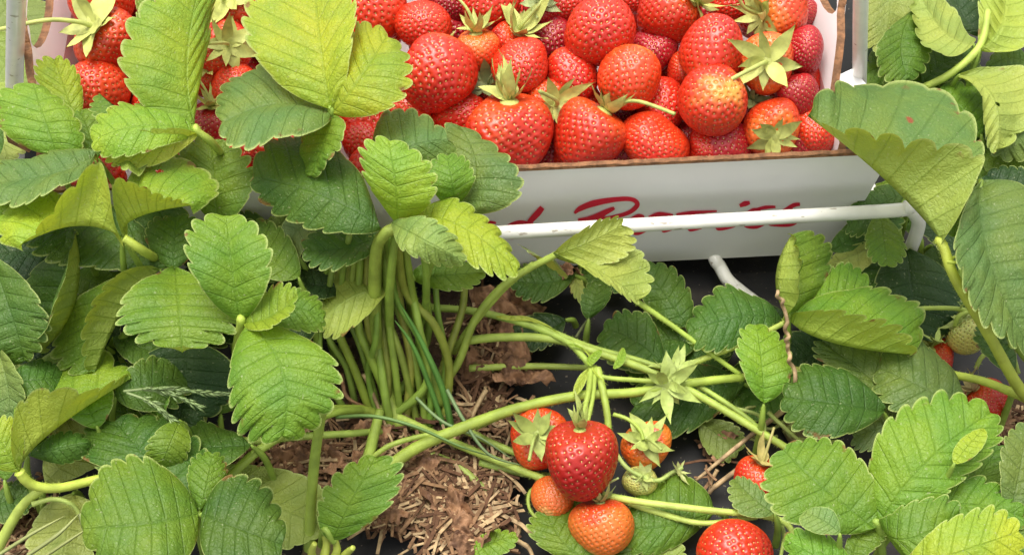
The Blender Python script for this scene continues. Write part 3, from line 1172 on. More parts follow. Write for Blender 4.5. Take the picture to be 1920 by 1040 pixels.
B_(793, 48, 106, 86, 11.5, (.2, .3, -.9), 'r', 'round', 'small rounded pinkish strawberry above the broad one')
B_(818, 141, 150, 120, 11.8, (.05, .75, -.55), 'r', 'wide', 'broadest strawberry, wider than tall, with pink sheen beside the tall yellow leaf', True, lift=.5, stemdir=Vector((-.9, 0, .4)), stem=1.1, csc=.6)
B_(918, 2, 116, 82, 11.7, (.6, .3, -.5), 'r', 'conic', 'bright strawberry at the top edge above the twin calyces')
B_(897, 100, 84, 84, 11.0, (-.1, .8, .5), 'o', 'conic', 'small orange-red strawberry with green calyx on top, right of the broadest one', True, lift=.5, csc=1.2)
B_(950, 80, 84, 62, 10.6, (.5, .5, .6), 'r', 'conic', 'little strawberry hidden under the spidery calyx with the long upright stem', True, lift=.3, csc=1.7, stemdir=Vector((.3, .6, 1)), stem=1.2)
B_(978, 126, 102, 96, 11.6, (-.2, .4, -.7), 'r', 'blunt', 'rounded strawberry with crinkled pink shine below the spidery calyx')
B_(1032, 80, 90, 98, 9.9, (0, .4, -.8), 'd', 'round', 'dark red strawberry sunk behind the large round one')
B_(1052, 6, 98, 66, 11.0, (0, .5, -.8), 'r', 'round', 'strawberry at the top edge left of the large round one')
B_(1125, 58, 132, 120, 12.2, (.05, .1, -1), 'r', 'round', 'large round strawberry lying end up near the top centre')
B_(1073, 148, 96, 102, 11.0, (-.3, .6, -.6), 'r', 'conic', 'strawberry with a scarred seedy end below the large round one')
B_(1180, 146, 116, 110, 12.0, (.3, .75, -.35), 'o', 'round', 'egg shaped orange-red strawberry with a yellow shoulder at its top', False)
B_(1226, 96, 80, 92, 10.2, (0, .4, -.8), 'd', 'conic', 'dark strawberry between the large round one and the heart shaped one')
B_(1252, 24, 118, 104, 11.7, (.75, .35, .45), 'r', 'conic', 'strawberry at the top edge with its calyx at the upper right', True, lift=.3, csc=1.1)
B_(1338, 90, 120, 122, 12.2, (-.25, -.75, -.45), 'r', 'heart', 'big heart shaped strawberry with its tip towards the lower left', False)
B_(1376, 2, 96, 66, 11.2, (0, .5, -.8), 'r', 'round', 'strawberry at the top edge above the big heart shaped one')
B_(1462, 26, 100, 100, 11.6, (-.7, -.1, .5), 'o', 'blunt', 'orange strawberry with a torn yellowish calyx, near the top right corner of the heap', True, lift=.3, csc=1.15)
B_(1506, 24, 44, 62, 10.6, (.2, -.5, -.8), 'd', 'round', 'narrow dark strawberry against the right end wall')
B_(1436, 118, 102, 106, 11.7, (-.15, -.1, 1), 'o', 'conic', 'strawberry behind a large star calyx whose stem points left', True, lift=.12, csc=1.35, stemdir=Vector((-.75, -.4, .5)), stem=.85)
B_(1510, 97, 68, 90, 11.3, (.1, .5, -.7), 'd', 'conic', 'dark red oval strawberry touching the right end wall')
B_(1496, 182, 78, 84, 11.2, (-.3, .8, .2), 'd', 'conic', 'deep crimson strawberry below the dark oval one by the right end wall', False)
B_(1337, 187, 120, 128, 12.4, (-.4, -.05, -.9), 't', 'round', 'round strawberry with a pale yellow tip facing up near the right front')
B_(1281, 136, 62, 76, 10.4, (.2, .6, .6), 'r', 'conic', 'tiny strawberry with small calyx wedged left of the big heart shaped one', True, stem=0)
B_(1240, 200, 100, 96, 10.6, (0, .4, -.8), 'r', 'conic', 'strawberry partly under the yellow-tipped one and left of it')
B_(1225, 266, 122, 86, 11.2, (.1, .5, -.8), 'o', 'wide', 'squat strawberry at the front rim left of the low flat one')
B_(1337, 280, 106, 66, 10.6, (0, .4, -.9), 'r', 'wide', 'low flat strawberry at the front rim under the yellow-tipped one')
B_(1446, 238, 108, 98, 11.2, (0, -.45, .85), 'o', 'blunt', 'strawberry with a shrivelled cream calyx on the front rim', True, lift=.0, csc=1.0, stem=0)
B_(1530, 243, 76, 104, 10.8, (0, .6, -.7), 'o', 'conic', 'strawberry at the right front corner beside the large folded leaf', False)
B_(1100, 257, 132, 120, 11.4, (.45, .65, .2), 'r', 'heart', 'dark seeded strawberry at the front rim with calyx and pale stem at upper right', True, lift=.6, stemdir=Vector((.75, -.75, .45)), stem=.95, csc=1.0)
B_(955, 252, 162, 134, 11.6, (.0, .85, .45), 'r', 'wide', 'largest shiny strawberry at the front rim crowned by a tall green calyx', True, lift=.75, csc=.95, stem=.5)
B_(1024, 200, 88, 98, 10.8, (.35, -.05, .9), 'r', 'conic', 'small strawberry with a seven-pointed calyx, right of the tall crown', True, lift=.2, csc=1.35)
B_(868, 222, 124, 80, 10.4, (-.1, -.2, -.9), 'r', 'wide', 'strawberry peeking out left behind the largest shiny one')
B_(762, 208, 100, 70, 10.8, (0, -.2, -.9), 'o', 'round', 'orange-red strawberry just above the grey-green leaf')
B_(848, 6, 80, 66, 9.6, (0, .4, -.8), 'd', 'round', 'very dark strawberry in the gap near the top edge, above the broadest one')
B_(1196, -8, 82, 60, 11.0, (0, .4, -.8), 'r', 'round', 'strawberry cut by the top edge right of the large round one')
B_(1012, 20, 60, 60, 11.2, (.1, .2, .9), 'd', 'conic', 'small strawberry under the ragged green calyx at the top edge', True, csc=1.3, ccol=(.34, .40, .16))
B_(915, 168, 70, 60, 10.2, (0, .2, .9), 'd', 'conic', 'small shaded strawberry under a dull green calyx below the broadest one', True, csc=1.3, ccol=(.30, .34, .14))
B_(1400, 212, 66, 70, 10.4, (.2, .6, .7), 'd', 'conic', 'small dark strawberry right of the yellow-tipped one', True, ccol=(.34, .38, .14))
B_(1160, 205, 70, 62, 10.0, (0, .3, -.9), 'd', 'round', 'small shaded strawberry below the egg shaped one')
B_(660, 130, 120, 110, 10.4, (0, .3, -.9), 'r', 'round', 'strawberry almost covered by the tall yellow leaf')
B_(330, 60, 110, 110, 10.2, (0, .3, -.9), 'r', 'round', 'strawberry almost covered by the spotted leaf')
B_(520, 60, 120, 120, 10.4, (0, .3, -.9), 'r', 'conic', 'strawberry behind the left edge of the tall yellow leaf')
B_(510, 205, 100, 96, 10.2, (0, .3, -.9), 'r', 'round', 'strawberry behind the grey leaflet under the tall yellow leaf')
B_(690, 270, 100, 80, 10.0, (0, .3, -.9), 'r', 'round', 'strawberry behind the leaves at the middle of the front rim')
B_(300, 200, 110, 100, 10.0, (0, .3, -.9), 'r', 'round', 'strawberry behind the leaves at the left part of the heap')
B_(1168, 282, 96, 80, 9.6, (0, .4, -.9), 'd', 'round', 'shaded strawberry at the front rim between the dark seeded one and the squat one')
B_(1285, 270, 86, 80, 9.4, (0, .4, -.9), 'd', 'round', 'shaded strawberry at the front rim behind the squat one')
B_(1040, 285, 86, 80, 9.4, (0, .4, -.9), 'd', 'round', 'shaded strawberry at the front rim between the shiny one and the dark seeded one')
B_(1395, 285, 86, 80, 9.4, (0, .4, -.9), 'r', 'conic', 'shaded strawberry at the front rim left of the shrivelled calyx')
B_(1490, 262, 86, 90, 9.6, (0, .4, -.9), 'r', 'conic', 'shaded strawberry at the front rim right of the shrivelled calyx')
B_(860, 280, 110, 90, 9.6, (0, .4, -.9), 'r', 'conic', 'shaded strawberry just behind the grey-green leaf at the front rim')
# further berries: rows beyond the top edge and a lower layer seen through the gaps
rb = random.Random(21)
for j in range(5):
    for i in range(11):
        x = -hw + .028 + i * (TW - .056) / 10 + rb.uniform(-.005, .005)
        y = .125 + .038 * j + rb.uniform(-.006, .006)
        p = TORG + tw(x, y, .090 + rb.uniform(-.006, .01))
        rel = p - CAM
        dd = rel.dot(FW)
        px, py = 960 + rel.dot(RT) / dd * FPX, 520 - rel.dot(UP) / dd * FPX
        if py > -62:
            continue
        s = rb.uniform(100, 128)
        B_(px, py, s, s * rb.uniform(.85, 1.05), p.z * 100, (rb.uniform(-1, 1), rb.uniform(-1, 1), rb.uniform(-1, .6)), rb.choice('rrod'), rb.choice(list(BM)), 'ripe strawberry in the rows at the far side of the heap', None)
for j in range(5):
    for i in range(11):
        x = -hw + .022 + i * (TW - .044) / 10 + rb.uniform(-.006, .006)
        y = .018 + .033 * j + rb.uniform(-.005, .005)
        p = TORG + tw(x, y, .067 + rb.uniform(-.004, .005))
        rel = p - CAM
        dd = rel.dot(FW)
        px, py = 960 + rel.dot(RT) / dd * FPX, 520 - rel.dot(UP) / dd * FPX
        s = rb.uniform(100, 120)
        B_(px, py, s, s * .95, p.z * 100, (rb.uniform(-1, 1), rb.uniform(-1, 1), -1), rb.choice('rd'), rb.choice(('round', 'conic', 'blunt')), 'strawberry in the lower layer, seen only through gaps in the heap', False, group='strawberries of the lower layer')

# growing fruit
GF = 'strawberries growing on the stalks'
B_(1090, 866, 136, 144, 4.6, (-.05, .8, .25), 'r', 'heart', 'large glossy deep red strawberry hanging in front of its cluster on the mulch', True, GF, ccol=(.40, .47, .12), lift=.9, stem=0, csc=.7, tint=(.66, .40, .8), spin=1.0)
B_(1130, 988, 116, 104, 2.2, (-.1, .85, .1), 'h', 'blunt', 'orange strawberry with yellow patches hanging at the bottom below the deep red one', True, GF, lift=.3, csc=.75, ccol=(.36, .42, .14))
B_(1036, 932, 82, 74, 1.9, (.3, .6, -.3), 'h', 'round', 'small orange strawberry on the mulch, lower left behind the deep red one', False, GF)
B_(1012, 822, 98, 124, 2.6, (-.1, .25, .9), 'r', 'conic', 'red strawberry covered by a spread pale calyx, left behind the deep red one', True, GF, ccol=(.40, .47, .12), lift=.15, csc=1.1)
B_(1212, 836, 94, 88, 2.4, (-.1, .35, .9), 'h', 'blunt', 'orange strawberry under a daisy-like green calyx, right of the deep red one', True, GF, ccol=(.40, .47, .12), lift=.05, csc=1.15)
B_(1200, 902, 66, 56, 2.0, (.1, .4, .8), 'u', 'round', 'small hard green fruit right below the orange one with daisy-like calyx', True, GF, ccol=(.40, .46, .13), csc=.9)
B_(1377, 1040, 146, 116, 2.6, (0, .5, -.6), 'r', 'round', 'red strawberry cut by the bottom edge of the picture', False, GF)
B_(1418, 900, 88, 84, 2.2, (.2, .75, .3), 'r', 'conic', 'red strawberry under a dry brown-green calyx, left of the bright three-part leaf', True, GF, lift=.2, csc=1.2, ccol=(.50, .42, .14))
B_(1812, 626, 78, 76, 3.4, (-.4, .7, .3), 'u', 'round', 'pale unripe strawberry with dark seeds at right', True, GF, ccol=(.40, .47, .12), lift=-.1, csc=.95)
B_(1748, 672, 92, 60, 2.2, (-.3, .6, .5), 'r', 'wide', 'red strawberry half under the grey-green leaf, left of the pale unripe one', True, GF, csc=.9, lift=.2)
B_(1852, 752, 80, 76, 2.0, (-.6, .6, .2), 'r', 'conic', 'red strawberry lying on the straw at the right edge', True, GF, ccol=(.45, .36, .16), csc=.9)

# =================================================================== PLANTS
pa = Plant('strawberry plant at the centre with a fan of upright stalks before the tray', (745, 800))
# tall yellow-green leaf over the tray
nodeA = (622, 213, 15.0)
pa.leaf([(716, 700, 3.5), (680, 430, 8), (632, 290, 12), nodeA], [
    ('y', (622, 213), (604, 105), (588, -48), (462, 75), (668, 40), (15, 16.5, 17, 16.6, 17.6), dict(amp=.8)),
    ('y', (622, 214), (672, 152), (724, 70), (634, 82), (748, 188), (15, 16.6, 16.6, 15.5, 16.4)),
    ('t', (622, 212), (520, 196), (418, 230), (510, 262), (474, 128), (15, 15, 14.5, 16, 14.0), dict(curl=.05)),
    ('m', (624, 216), (608, 268), (582, 330), (646, 262), (566, 262), (15, 14.5, 13.5, 15.4, 13)),
], r=.0022)
# centre cluster
pa.leaf([(712, 690, 3), (703, 560, 7.6), (706, 470, 11), (722, 438, 12.3), (744, 426, 12.7)], [
    ('l', (745, 424), (742, 350), (728, 266), (680, 325), (816, 356), (13, 15.5, 16.5, 15.6, 15.5), dict(curl=.1)),
    ('d', (712, 425), (608, 368), (476, 332), (592, 430), (606, 250), (12.7, 13.4, 12.6, 12.6, 13)),
    ('g', (735, 418), (788, 446), (866, 488), (806, 412), (770, 474), (13, 15.3, 14.6, 15.2, 14.6)),
], r=.0034, col=(.30, .35, .06))
pa.leaf([(735, 680, 3), (730, 560, 8), (742, 440, 12)], [
    ('y', (775, 408), (864, 424), (970, 506), (872, 376), (852, 474), (13, 14.3, 13.6, 14, 14.2)),
    ('t', (700, 330), (760, 280), (840, 262), (728, 214), (805, 335), (13, 14.3, 14.3, 14, 13.2)),
], r=.0024)
pa.leaf([(800, 640, 3.5), (800, 520, 8), (856, 400, 12)], [
    ('t', (856, 405), (892, 325), (862, 236), (806, 300), (978, 352), (12.4, 13.8, 14, 13.2, 13.8), dict(curl=.08)),
    ('b', (852, 390), (848, 345), (838, 292), (806, 345), (886, 332), (12.8, 14.6, 14.8, 14.6, 14.3)),
], r=.002)
pa.leaf([(800, 720, 3), (785, 610, 6), (770, 525, 7.5)], [
    ('m', (768, 520), (832, 516), (906, 510), (826, 482), (842, 546), (7.5, 8.2, 8, 8.2, 7.6)),
    ('g', (742, 540), (668, 552), (602, 600), (650, 490), (662, 610), (7.5, 8, 7.2, 7.6, 8.2)),
    ('d', (735, 520), (655, 500), (578, 556), (640, 545), (650, 462), (7.5, 7.6, 6.6, 7, 7)),
], r=.0022)
# bright centre-left leaf
pa.leaf([(690, 770, 1.5), (560, 760, 4), (452, 690, 8), (452, 605, 12)], [
    ('b', (450, 602), (436, 512), (424, 404), (354, 492), (506, 500), (12, 13.8, 14.6, 14.6, 14.4), dict(curl=.16, amp=.8)),
    ('l', (452, 604), (505, 594), (558, 556), (498, 548), (508, 612), (12, 12.6, 13.4, 12.6, 13.4)),
    ('b', (468, 604), (530, 698), (530, 818), (632, 690), (432, 735), (12, 12.5, 11, 12.2, 11.8), dict(amp=1.1)),
    ('m', (495, 600), (548, 578), (606, 596), (560, 540), (560, 620), (10.5, 10.6, 10, 10.4, 10)),
], r=.0026, col=(.38, .44, .07))
# folded leaf in front of the wire
pa.leaf([(846, 700, 2), (890, 600, 4.5), (950, 530, 6.5), (1037, 480, 8)], [
    ('g', (1035, 480), (1098, 456), (1166, 422), (1155, 490), (1100, 424), (8, 8.8, 9, 8.2, 9.6)),
    ('g', (1035, 481), (1120, 508), (1198, 562), (1112, 520), (1180, 462), (8, 8.2, 7.2, 8.4, 7.8)),
    ('o', (1035, 482), (1040, 495), (985, 468), (1000, 480), (1060, 520), (7.6, 7.0, 7, 7, 6.4)),
], r=.0022, col=(.34, .40, .07))
pa.stalk([(850, 660, 2.2), (885, 610, 4), (945, 540, 6), (1000, 495, 7.2)], .0021)
# fan of stalks
fan = [[(640, 560, 6.5), (672, 640, 4.5), (700, 730, 2), (715, 795, .6)], [(735, 548, 7), (768, 640, 4.6), (790, 740, 2), (798, 800, .6)], [(672, 600, 6), (690, 660, 4.5), (735, 760, 1.5)],
       [(750, 570, 6.4), (770, 680, 3.6), (760, 790, .8)], [(820, 580, 5.5), (836, 680, 3), (815, 790, .8)], [(598, 640, 4.5), (620, 720, 2.5), (660, 790, .6)], [(718, 600, 5.6), (728, 700, 3.2), (722, 795, .6)],
       [(760, 545, 7.5), (815, 610, 5.5), (842, 690, 3), (832, 790, .8)], [(742, 556, 7), (788, 640, 5), (806, 730, 2.5), (806, 800, .6)],
       [(715, 560, 7), (750, 660, 4.5), (775, 760, 1.5), (782, 800, .6)], [(660, 586, 6), (700, 650, 4.5), (722, 740, 2), (728, 795, .6)],
       [(632, 620, 5.5), (668, 700, 3), (700, 790, .6)], [(612, 610, 5.5), (650, 690, 3), (668, 770, .8)], [(728, 590, 6.5), (742, 700, 3.5), (752, 795, .6)],
       [(775, 560, 7), (792, 650, 4), (826, 760, 1.5)], [(690, 600, 6), (712, 680, 3.5), (742, 790, .6)], [(706, 620, 6), (690, 700, 3), (712, 790, .8)],
       [(800, 545, 8), (788, 620, 4), (770, 740, 1.5)], [(870, 560, 5), (840, 660, 3), (800, 780, .8)]]
for i, f_ in enumerate(fan):
    x0_, y0_, z0_ = f_[0]
    up_ = (x0_ - 8, 452, z0_ + 3.2) if x0_ >= 780 else (x0_ + (700 - x0_) * .25, 440, z0_ + 4.0)
    f_ = [up_] + f_ if i != 11 else f_
    pa.stalk(f_, .0016 + .0005 * ((i * 5) % 4) / 3, (.20 + .025 * (i % 4), .26 + .03 * (i % 3), .045), 'leaf_stalk', 1.15)
# long fruit stalks
pa.stalk([(714, 890, 1.6), (770, 845, 2.4), (850, 808, 3.2), (960, 768, 3.8), (1080, 742, 4.2), (1190, 735, 4.0), (1300, 717, 3.7), (1392, 707, 3.3)], .0034, (.36, .42, .07), taper=.62)
pa.stalk([(682, 872, 2.0), (730, 835, 2.6), (800, 815, 2.9), (845, 812, 3.2)], .0015)
pa.stalk([(890, 800, 2.6), (960, 772, 3.0), (1080, 738, 3.6)], .0019, (.30, .36, .06))
pa.stalk([(700, 760, 1.2), (830, 820, 1.6), (920, 858, 1.9), (1000, 890, 2.2), (1040, 905, 2.4)], .0023, (.36, .42, .08))
pa.stalk([(780, 845, .9), (850, 868, 1.2), (890, 900, 1.2), (914, 922, 1.0)], .0024, (.27, .30, .07))
pa.stalk([(860, 800, 1.6), (950, 842, 1.6), (1030, 872, 1.7)], .0021, (.30, .36, .07))
pa.stalk([(900, 866, 1.3), (980, 886, 1.4), (1040, 892, 1.4)], .0022, (.27, .33, .07))
pa.stalk([(806, 576, 3.4), (900, 585, 3.8), (1000, 612, 4.1), (1062, 640, 4.3), (1090, 665, 4.5), (1108, 688, 4.6)], .0021, (.30, .37, .07))
pa.stalk([(865, 640, 3.0), (940, 632, 3.6), (1040, 636, 4.0), (1130, 664, 4.0), (1230, 700, 3.8), (1330, 752, 3.5), (1420, 806, 3.1), (1480, 842, 2.8)], .0024, (.36, .42, .08))
pa.stalk([(1000, 606, 3.8), (1100, 648, 3.8), (1200, 676, 3.6), (1290, 712, 3.4), (1390, 775, 3.0), (1440, 820, 2.7)], .0017, (.34, .41, .08))
pa.stalk([(880, 690, 1.4), (1000, 686, 1.8), (1120, 690, 2.1)], .0020, (.38, .43, .09))
# node of the fruit cluster and its pedicels
pa.stalk([(1108, 686, 4.6), (1104, 730, 5.0), (1094, 775, 5.2), (1090, 800, 5.2)], .0016)
pa.stalk([(1116, 688, 4.6), (1112, 740, 4.9), (1104, 780, 5.0), (1100, 800, 5.0)], .0013)
pa.stalk([(1120, 690, 4.6), (1132, 740, 4.4), (1140, 790, 3.8), (1138, 830, 3.2)], .0021)
pa.stalk([(1150, 776, 4.0), (1178, 786, 4.0), (1200, 806, 3.8), (1206, 824, 3.6)], .0011)
pa.stalk([(1250, 716, 4.2), (1190, 712, 4.4), (1130, 706, 4.6), (1108, 688, 4.6)], .0014)
pa.stalk([(1155, 850, 3.2), (1180, 880, 3.0), (1230, 900, 2.6), (1260, 885, 2.4), (1280, 876, 2.4)], .0012, (.40, .46, .14))
pa.stalk([(1060, 905, 1.4), (1000, 915, 1.3), (992, 950, 1.2), (1018, 985, 1.0)], .0011)
# pointed bracts at the node
for q in [((1104, 690), (1090, 712), (1076, 740), 4.9), ((1112, 688), (1122, 705), (1140, 722), 4.9), ((1104, 684), (1110, 672), (1128, 655), 5.0), ((1150, 690), (1164, 672), (1170, 652), 4.6),
          ((1064, 645), (1096, 655), (1106, 670), 4.8), ((1060, 640), (1000, 600), (930, 592), 4.3)]:
    dx = 7
    pa.leaf([(q[0][0], q[0][1], q[3])], [('l', q[0], q[1], q[2], (q[1][0] - dx, q[1][1] - 5), (q[1][0] + dx, q[1][1] + 6), q[3], dict(teeth=7, amp=.2))], r=.0008, start=False) if False else \
        leaflet('bract', pa.t, pa.org, 'l', q[0], q[1], q[2], (q[1][0] - dx, q[1][1] - 5), (q[1][0] + dx, q[1][1] + 6), q[3], seed=q[2][0], teeth=7, amp=.1)


def empty_calyx(px, py, z, size, ax, n, label, col=(.36, .45, .11)):
    loc = P(px, py, z)
    t = thing('flower_calyx', label, 'calyx', loc, 'calyces whose fruit is hidden or picked')
    M3, *_ = rotframe(ax)
    t.rotation_euler = M3.to_euler()
    r = random.Random(int(px))
    calyx_parts(t, size, .12, r, col, 0, n, 0)


empty_calyx(1250, 720, 4.1, .031, (0, -.25, 1), 12, 'large spread green-white calyx without fruit on the long stalk')
empty_calyx(1266, 694, 4.1, .026, (.1, .8, .6), 7, 'upright smaller calyx lobes behind the large spread calyx')
empty_calyx(1272, 884, 2.4, .014, (.6, .5, .5), 6, 'tiny curled calyx at the end of a thin stalk near the hard green fruit', (.42, .46, .16))
empty_calyx(1756, 640, 4.4, .016, (.1, .9, .3), 5, 'small upright pale calyx left of the unripe strawberry')

# ---- left plant
pl = Plant('leafy strawberry plant at the left covering the left end of the tray', (150, 760))
pl.leaf([(330, 560, 5), (425, 340, 8.6), (404, 275, 12.4), (370, 246, 13.5)], [
    ('l', (370, 244), (350, 125), (376, -30), (226, 118), (396, 60), (13.5, 15, 16, 15.6, 14.6), dict(curl=.08)),
    ('l', (368, 246), (272, 236), (176, 262), (270, 284), (256, 186), (13.5, 14.6, 14.2, 14.2, 14.4)),
    ('y', (368, 250), (285, 280), (202, 294), (288, 242), (280, 310), (13.5, 13.8, 13.6, 14.6, 13)),
    ('m', (360, 240), (310, 100), (298, -30), (262, 50), (345, 60), (13, 13.6, 14, 13.6, 13.6)),
], r=.0022, col=(.40, .46, .08))
pl.leaflets(
    ('m', (290, 245), (225, 205), (188, 176), (190, 225), (245, 320), (12.6, 13.2, 13, 13.2, 13.8)),
    ('b', (108, 292), (86, 232), (62, 156), (-4, 232), (156, 252), (12, 13, 13.4, 12.6, 12.6)),
    ('l', (142, 232), (126, 180), (102, 112), (76, 165), (152, 165), (11.6, 12.2, 12.8, 12.2, 12)),
    ('m', (178, 300), (168, 255), (150, 208), (144, 250), (205, 240), (11, 11.6, 11.8, 11.6, 11.6)),
    ('t', (184, 298), (86, 328), (-28, 345), (76, 378), (84, 284), (12.6, 13, 12.2, 13.8, 12.4)),
    ('m', (408, 425), (402, 345), (396, 266), (336, 318), (478, 345), (9.6, 11, 11.6, 11, 11)),
    ('y', (228, 444), (140, 424), (40, 460), (184, 296), (48, 362), (12.6, 13, 12.6, 16, 11.4), dict(Lp=[(212, 405, 14), (207, 335, 15.4), (188, 298, 15.8), (150, 338, 15.4), (100, 398, 14.6), (62, 442, 13.4)], Rp=[(190, 400, 12.4), (130, 370, 11.8), (60, 362, 11.6), (4, 398, 11.8), (0, 440, 12.2)])),
    ('l', (229, 438), (262, 406), (356, 386), (334, 296), (262, 345), (12.6, 12.8, 12.8, 11.8, 15), dict(teeth=12, amp=1.3, Rp=[(214, 400, 14), (209, 338, 15.2), (248, 338, 15), (300, 362, 14.2)], Lp=[(236, 360, 12.2), (246, 305, 12), (300, 292, 12), (365, 305, 12), (400, 330, 12.2), (394, 360, 12.6)])),
    ('d', (320, 500), (200, 430), (70, 420), (150, 500), (200, 380), 10.2),
    ('d', (140, 432), (144, 555), (86, 652), (104, 560), (52, 520), (10.6, 9.4, 7, 11.4, 8.4)),
    ('d', (-20, 470), (22, 590), (46, 676), (78, 575), (-60, 600), (10, 9.6, 8, 10.4, 8.8)),
    ('g', (-10, 645), (14, 720), (18, 812), (44, 715), (-50, 730), (8, 7.8, 6.4, 8.4, 7)),
    ('m', (300, 506), (232, 585), (178, 698), (196, 552), (122, 600), (10.2, 9.2, 7.4, 11, 8)),
    ('d', (325, 505), (326, 460), (330, 408), (272, 445), (378, 446), (10.5, 10.8, 11, 10.6, 10.4)),
    ('m', (328, 507), (336, 580), (342, 662), (444, 588), (226, 588), (10.5, 11.6, 11, 11.2, 11.4), dict(curl=-.12, amp=1.1)),
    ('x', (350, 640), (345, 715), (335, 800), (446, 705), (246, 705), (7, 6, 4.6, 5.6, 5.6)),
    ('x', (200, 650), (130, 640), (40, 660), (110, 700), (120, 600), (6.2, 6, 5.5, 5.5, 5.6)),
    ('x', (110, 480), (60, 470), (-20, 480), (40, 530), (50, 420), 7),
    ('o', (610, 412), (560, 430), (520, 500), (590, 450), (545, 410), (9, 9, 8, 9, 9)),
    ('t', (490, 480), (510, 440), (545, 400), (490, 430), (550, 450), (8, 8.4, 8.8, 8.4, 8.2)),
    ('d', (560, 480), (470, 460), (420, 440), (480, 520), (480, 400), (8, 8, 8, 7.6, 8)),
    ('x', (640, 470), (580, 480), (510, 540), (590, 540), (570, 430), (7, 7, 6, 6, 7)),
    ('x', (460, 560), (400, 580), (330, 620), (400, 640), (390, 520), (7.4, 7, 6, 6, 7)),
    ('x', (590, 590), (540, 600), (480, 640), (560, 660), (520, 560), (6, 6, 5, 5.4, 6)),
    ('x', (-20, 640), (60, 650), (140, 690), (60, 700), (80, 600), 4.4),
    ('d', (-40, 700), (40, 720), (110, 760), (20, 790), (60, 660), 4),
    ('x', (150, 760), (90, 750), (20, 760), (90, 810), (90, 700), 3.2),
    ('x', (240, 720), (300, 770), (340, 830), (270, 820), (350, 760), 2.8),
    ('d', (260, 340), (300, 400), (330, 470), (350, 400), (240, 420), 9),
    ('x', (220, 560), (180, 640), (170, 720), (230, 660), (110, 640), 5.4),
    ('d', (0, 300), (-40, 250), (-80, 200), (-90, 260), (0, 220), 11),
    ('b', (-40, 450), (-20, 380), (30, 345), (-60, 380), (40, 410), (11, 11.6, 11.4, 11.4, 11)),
)
rf = random.Random(77)


def fillers(pl_, n, x0, x1, y0, y1, z0, z1, tones, seed, avoid=()):
    rf = random.Random(seed)
    k = 0
    while k < n:
        x, y = rf.uniform(x0, x1), rf.uniform(y0, y1)
        if any(ax < x < bx and ay < y < by for ax, ay, bx, by in avoid):
            continue
        k += 1
        z = rf.uniform(z0, z1)
        a = rf.uniform(0, 6.28)
        ln = rf.uniform(48, 82)
        w_ = ln * rf.uniform(.62, .85)
        dx, dy = math.cos(a), math.sin(a) * .8
        px_, py_ = -math.sin(a), math.cos(a) * .8
        dz = rf.uniform(-.9, .5)
        pl_.leaflets((rf.choice(tones), (x - dx * ln, y - dy * ln), (x, y), (x + dx * ln, y + dy * ln), (x - px_ * w_, y - py_ * w_), (x + px_ * w_, y + py_ * w_),
                      (z, z + .3, z + dz, z + rf.uniform(-.8, .8), z + rf.uniform(-.8, .8))))


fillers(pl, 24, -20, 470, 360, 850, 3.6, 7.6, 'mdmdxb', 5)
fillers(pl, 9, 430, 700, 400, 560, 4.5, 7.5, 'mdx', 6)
pl.leaflets(('d', (730, 432), (660, 462), (572, 470), (650, 506), (640, 425), 10), ('m', (560, 520), (500, 480), (450, 420), (470, 500), (540, 440), 9))
pl.stalk([(360, 530, 7.0), (300, 490, 9.6), (268, 470, 12.0), (232, 446, 12.8)], .0026, (.42, .46, .07), 'leaf_stalk')
pl.stalk([(150, 715, 2), (240, 620, 7), (330, 506, 10.3)], .0022, (.26, .34, .06), 'leaf_stalk')

# ---- bottom-left plant
pe = Plant('strawberry plant in the bottom left corner with pale veined leaf undersides', (-30, 1110))
pe.leaf([(0, 1020, 2.5), (40, 950, 4), (80, 915, 5)], [
    ('l', (36, 884), (94, 812), (246, 710), (134, 668), (112, 722), (7.4, 7.6, 7.4, 6, 9.6), dict(curl=0, Rp=[(18, 840, 8.6), (28, 782, 9.4), (64, 744, 9.8), (110, 732, 9.8), (165, 736, 9.4), (208, 722, 8.4)], Lp=[(30, 800, 7), (36, 710, 6.4), (100, 668, 6.2), (180, 672, 6.4), (226, 692, 7)])),
    ('y', (36, 884), (10, 840), (-20, 800), (-50, 860), (40, 800), (7.4, 8.2, 8.6, 8, 8.4)),
], r=.0026, col=(.45, .50, .10))
pe.stalk([(36, 884, 7.4), (60, 908, 6.6), (110, 914, 6), (190, 896, 5.4), (260, 880, 5)], .0026, (.46, .50, .08), 'leaf_stalk')
pe.stalk([(60, 945, 4.6), (100, 935, 4.6), (135, 945, 4.4), (150, 965, 4)], .0013, (.42, .48, .12), 'leaf_stalk')
pe.leaflets(
    ('o', (84, 905), (150, 842), (228, 776), (190, 870), (104, 795), (4.4, 4.6, 4, 4, 4)),
    ('o', (136, 925), (124, 990), (112, 1070), (60, 985), (200, 985), (3.6, 3.6, 3, 3, 3.2)),
    ('d', (374, 955), (290, 872), (216, 790), (176, 872), (380, 832), (6.2, 6.6, 6.4, 6, 6.2), dict(amp=1.2)),
    ('m', (372, 963), (272, 982), (156, 990), (300, 1080), (262, 850), (6.8, 8, 7.6, 7.4, 8), dict()),
    ('d', (378, 962), (442, 988), (530, 1020), (458, 892), (420, 1080), (6.8, 7.2, 6.6, 7, 6.6), dict(amp=1.2)),
    ('m', (374, 958), (388, 905), (398, 850), (352, 890), (422, 898), (6.4, 6.8, 6.8, 6.6, 6.4)),
    ('t', (412, 876), (505, 942), (612, 985), (470, 1010), (560, 886), (2.6, 2.6, 2.2, 2.2, 2.4), dict(amp=.3)),
    ('o', (362, 838), (360, 805), (360, 764), (388, 795), (336, 795), (4, 4.4, 4.6, 4, 4.4)),
    ('x', (300, 800), (240, 830), (180, 860), (250, 880), (230, 790), 3.6),
    ('d', (-20, 960), (10, 940), (60, 930), (20, 900), (10, 980), 2.6),
)

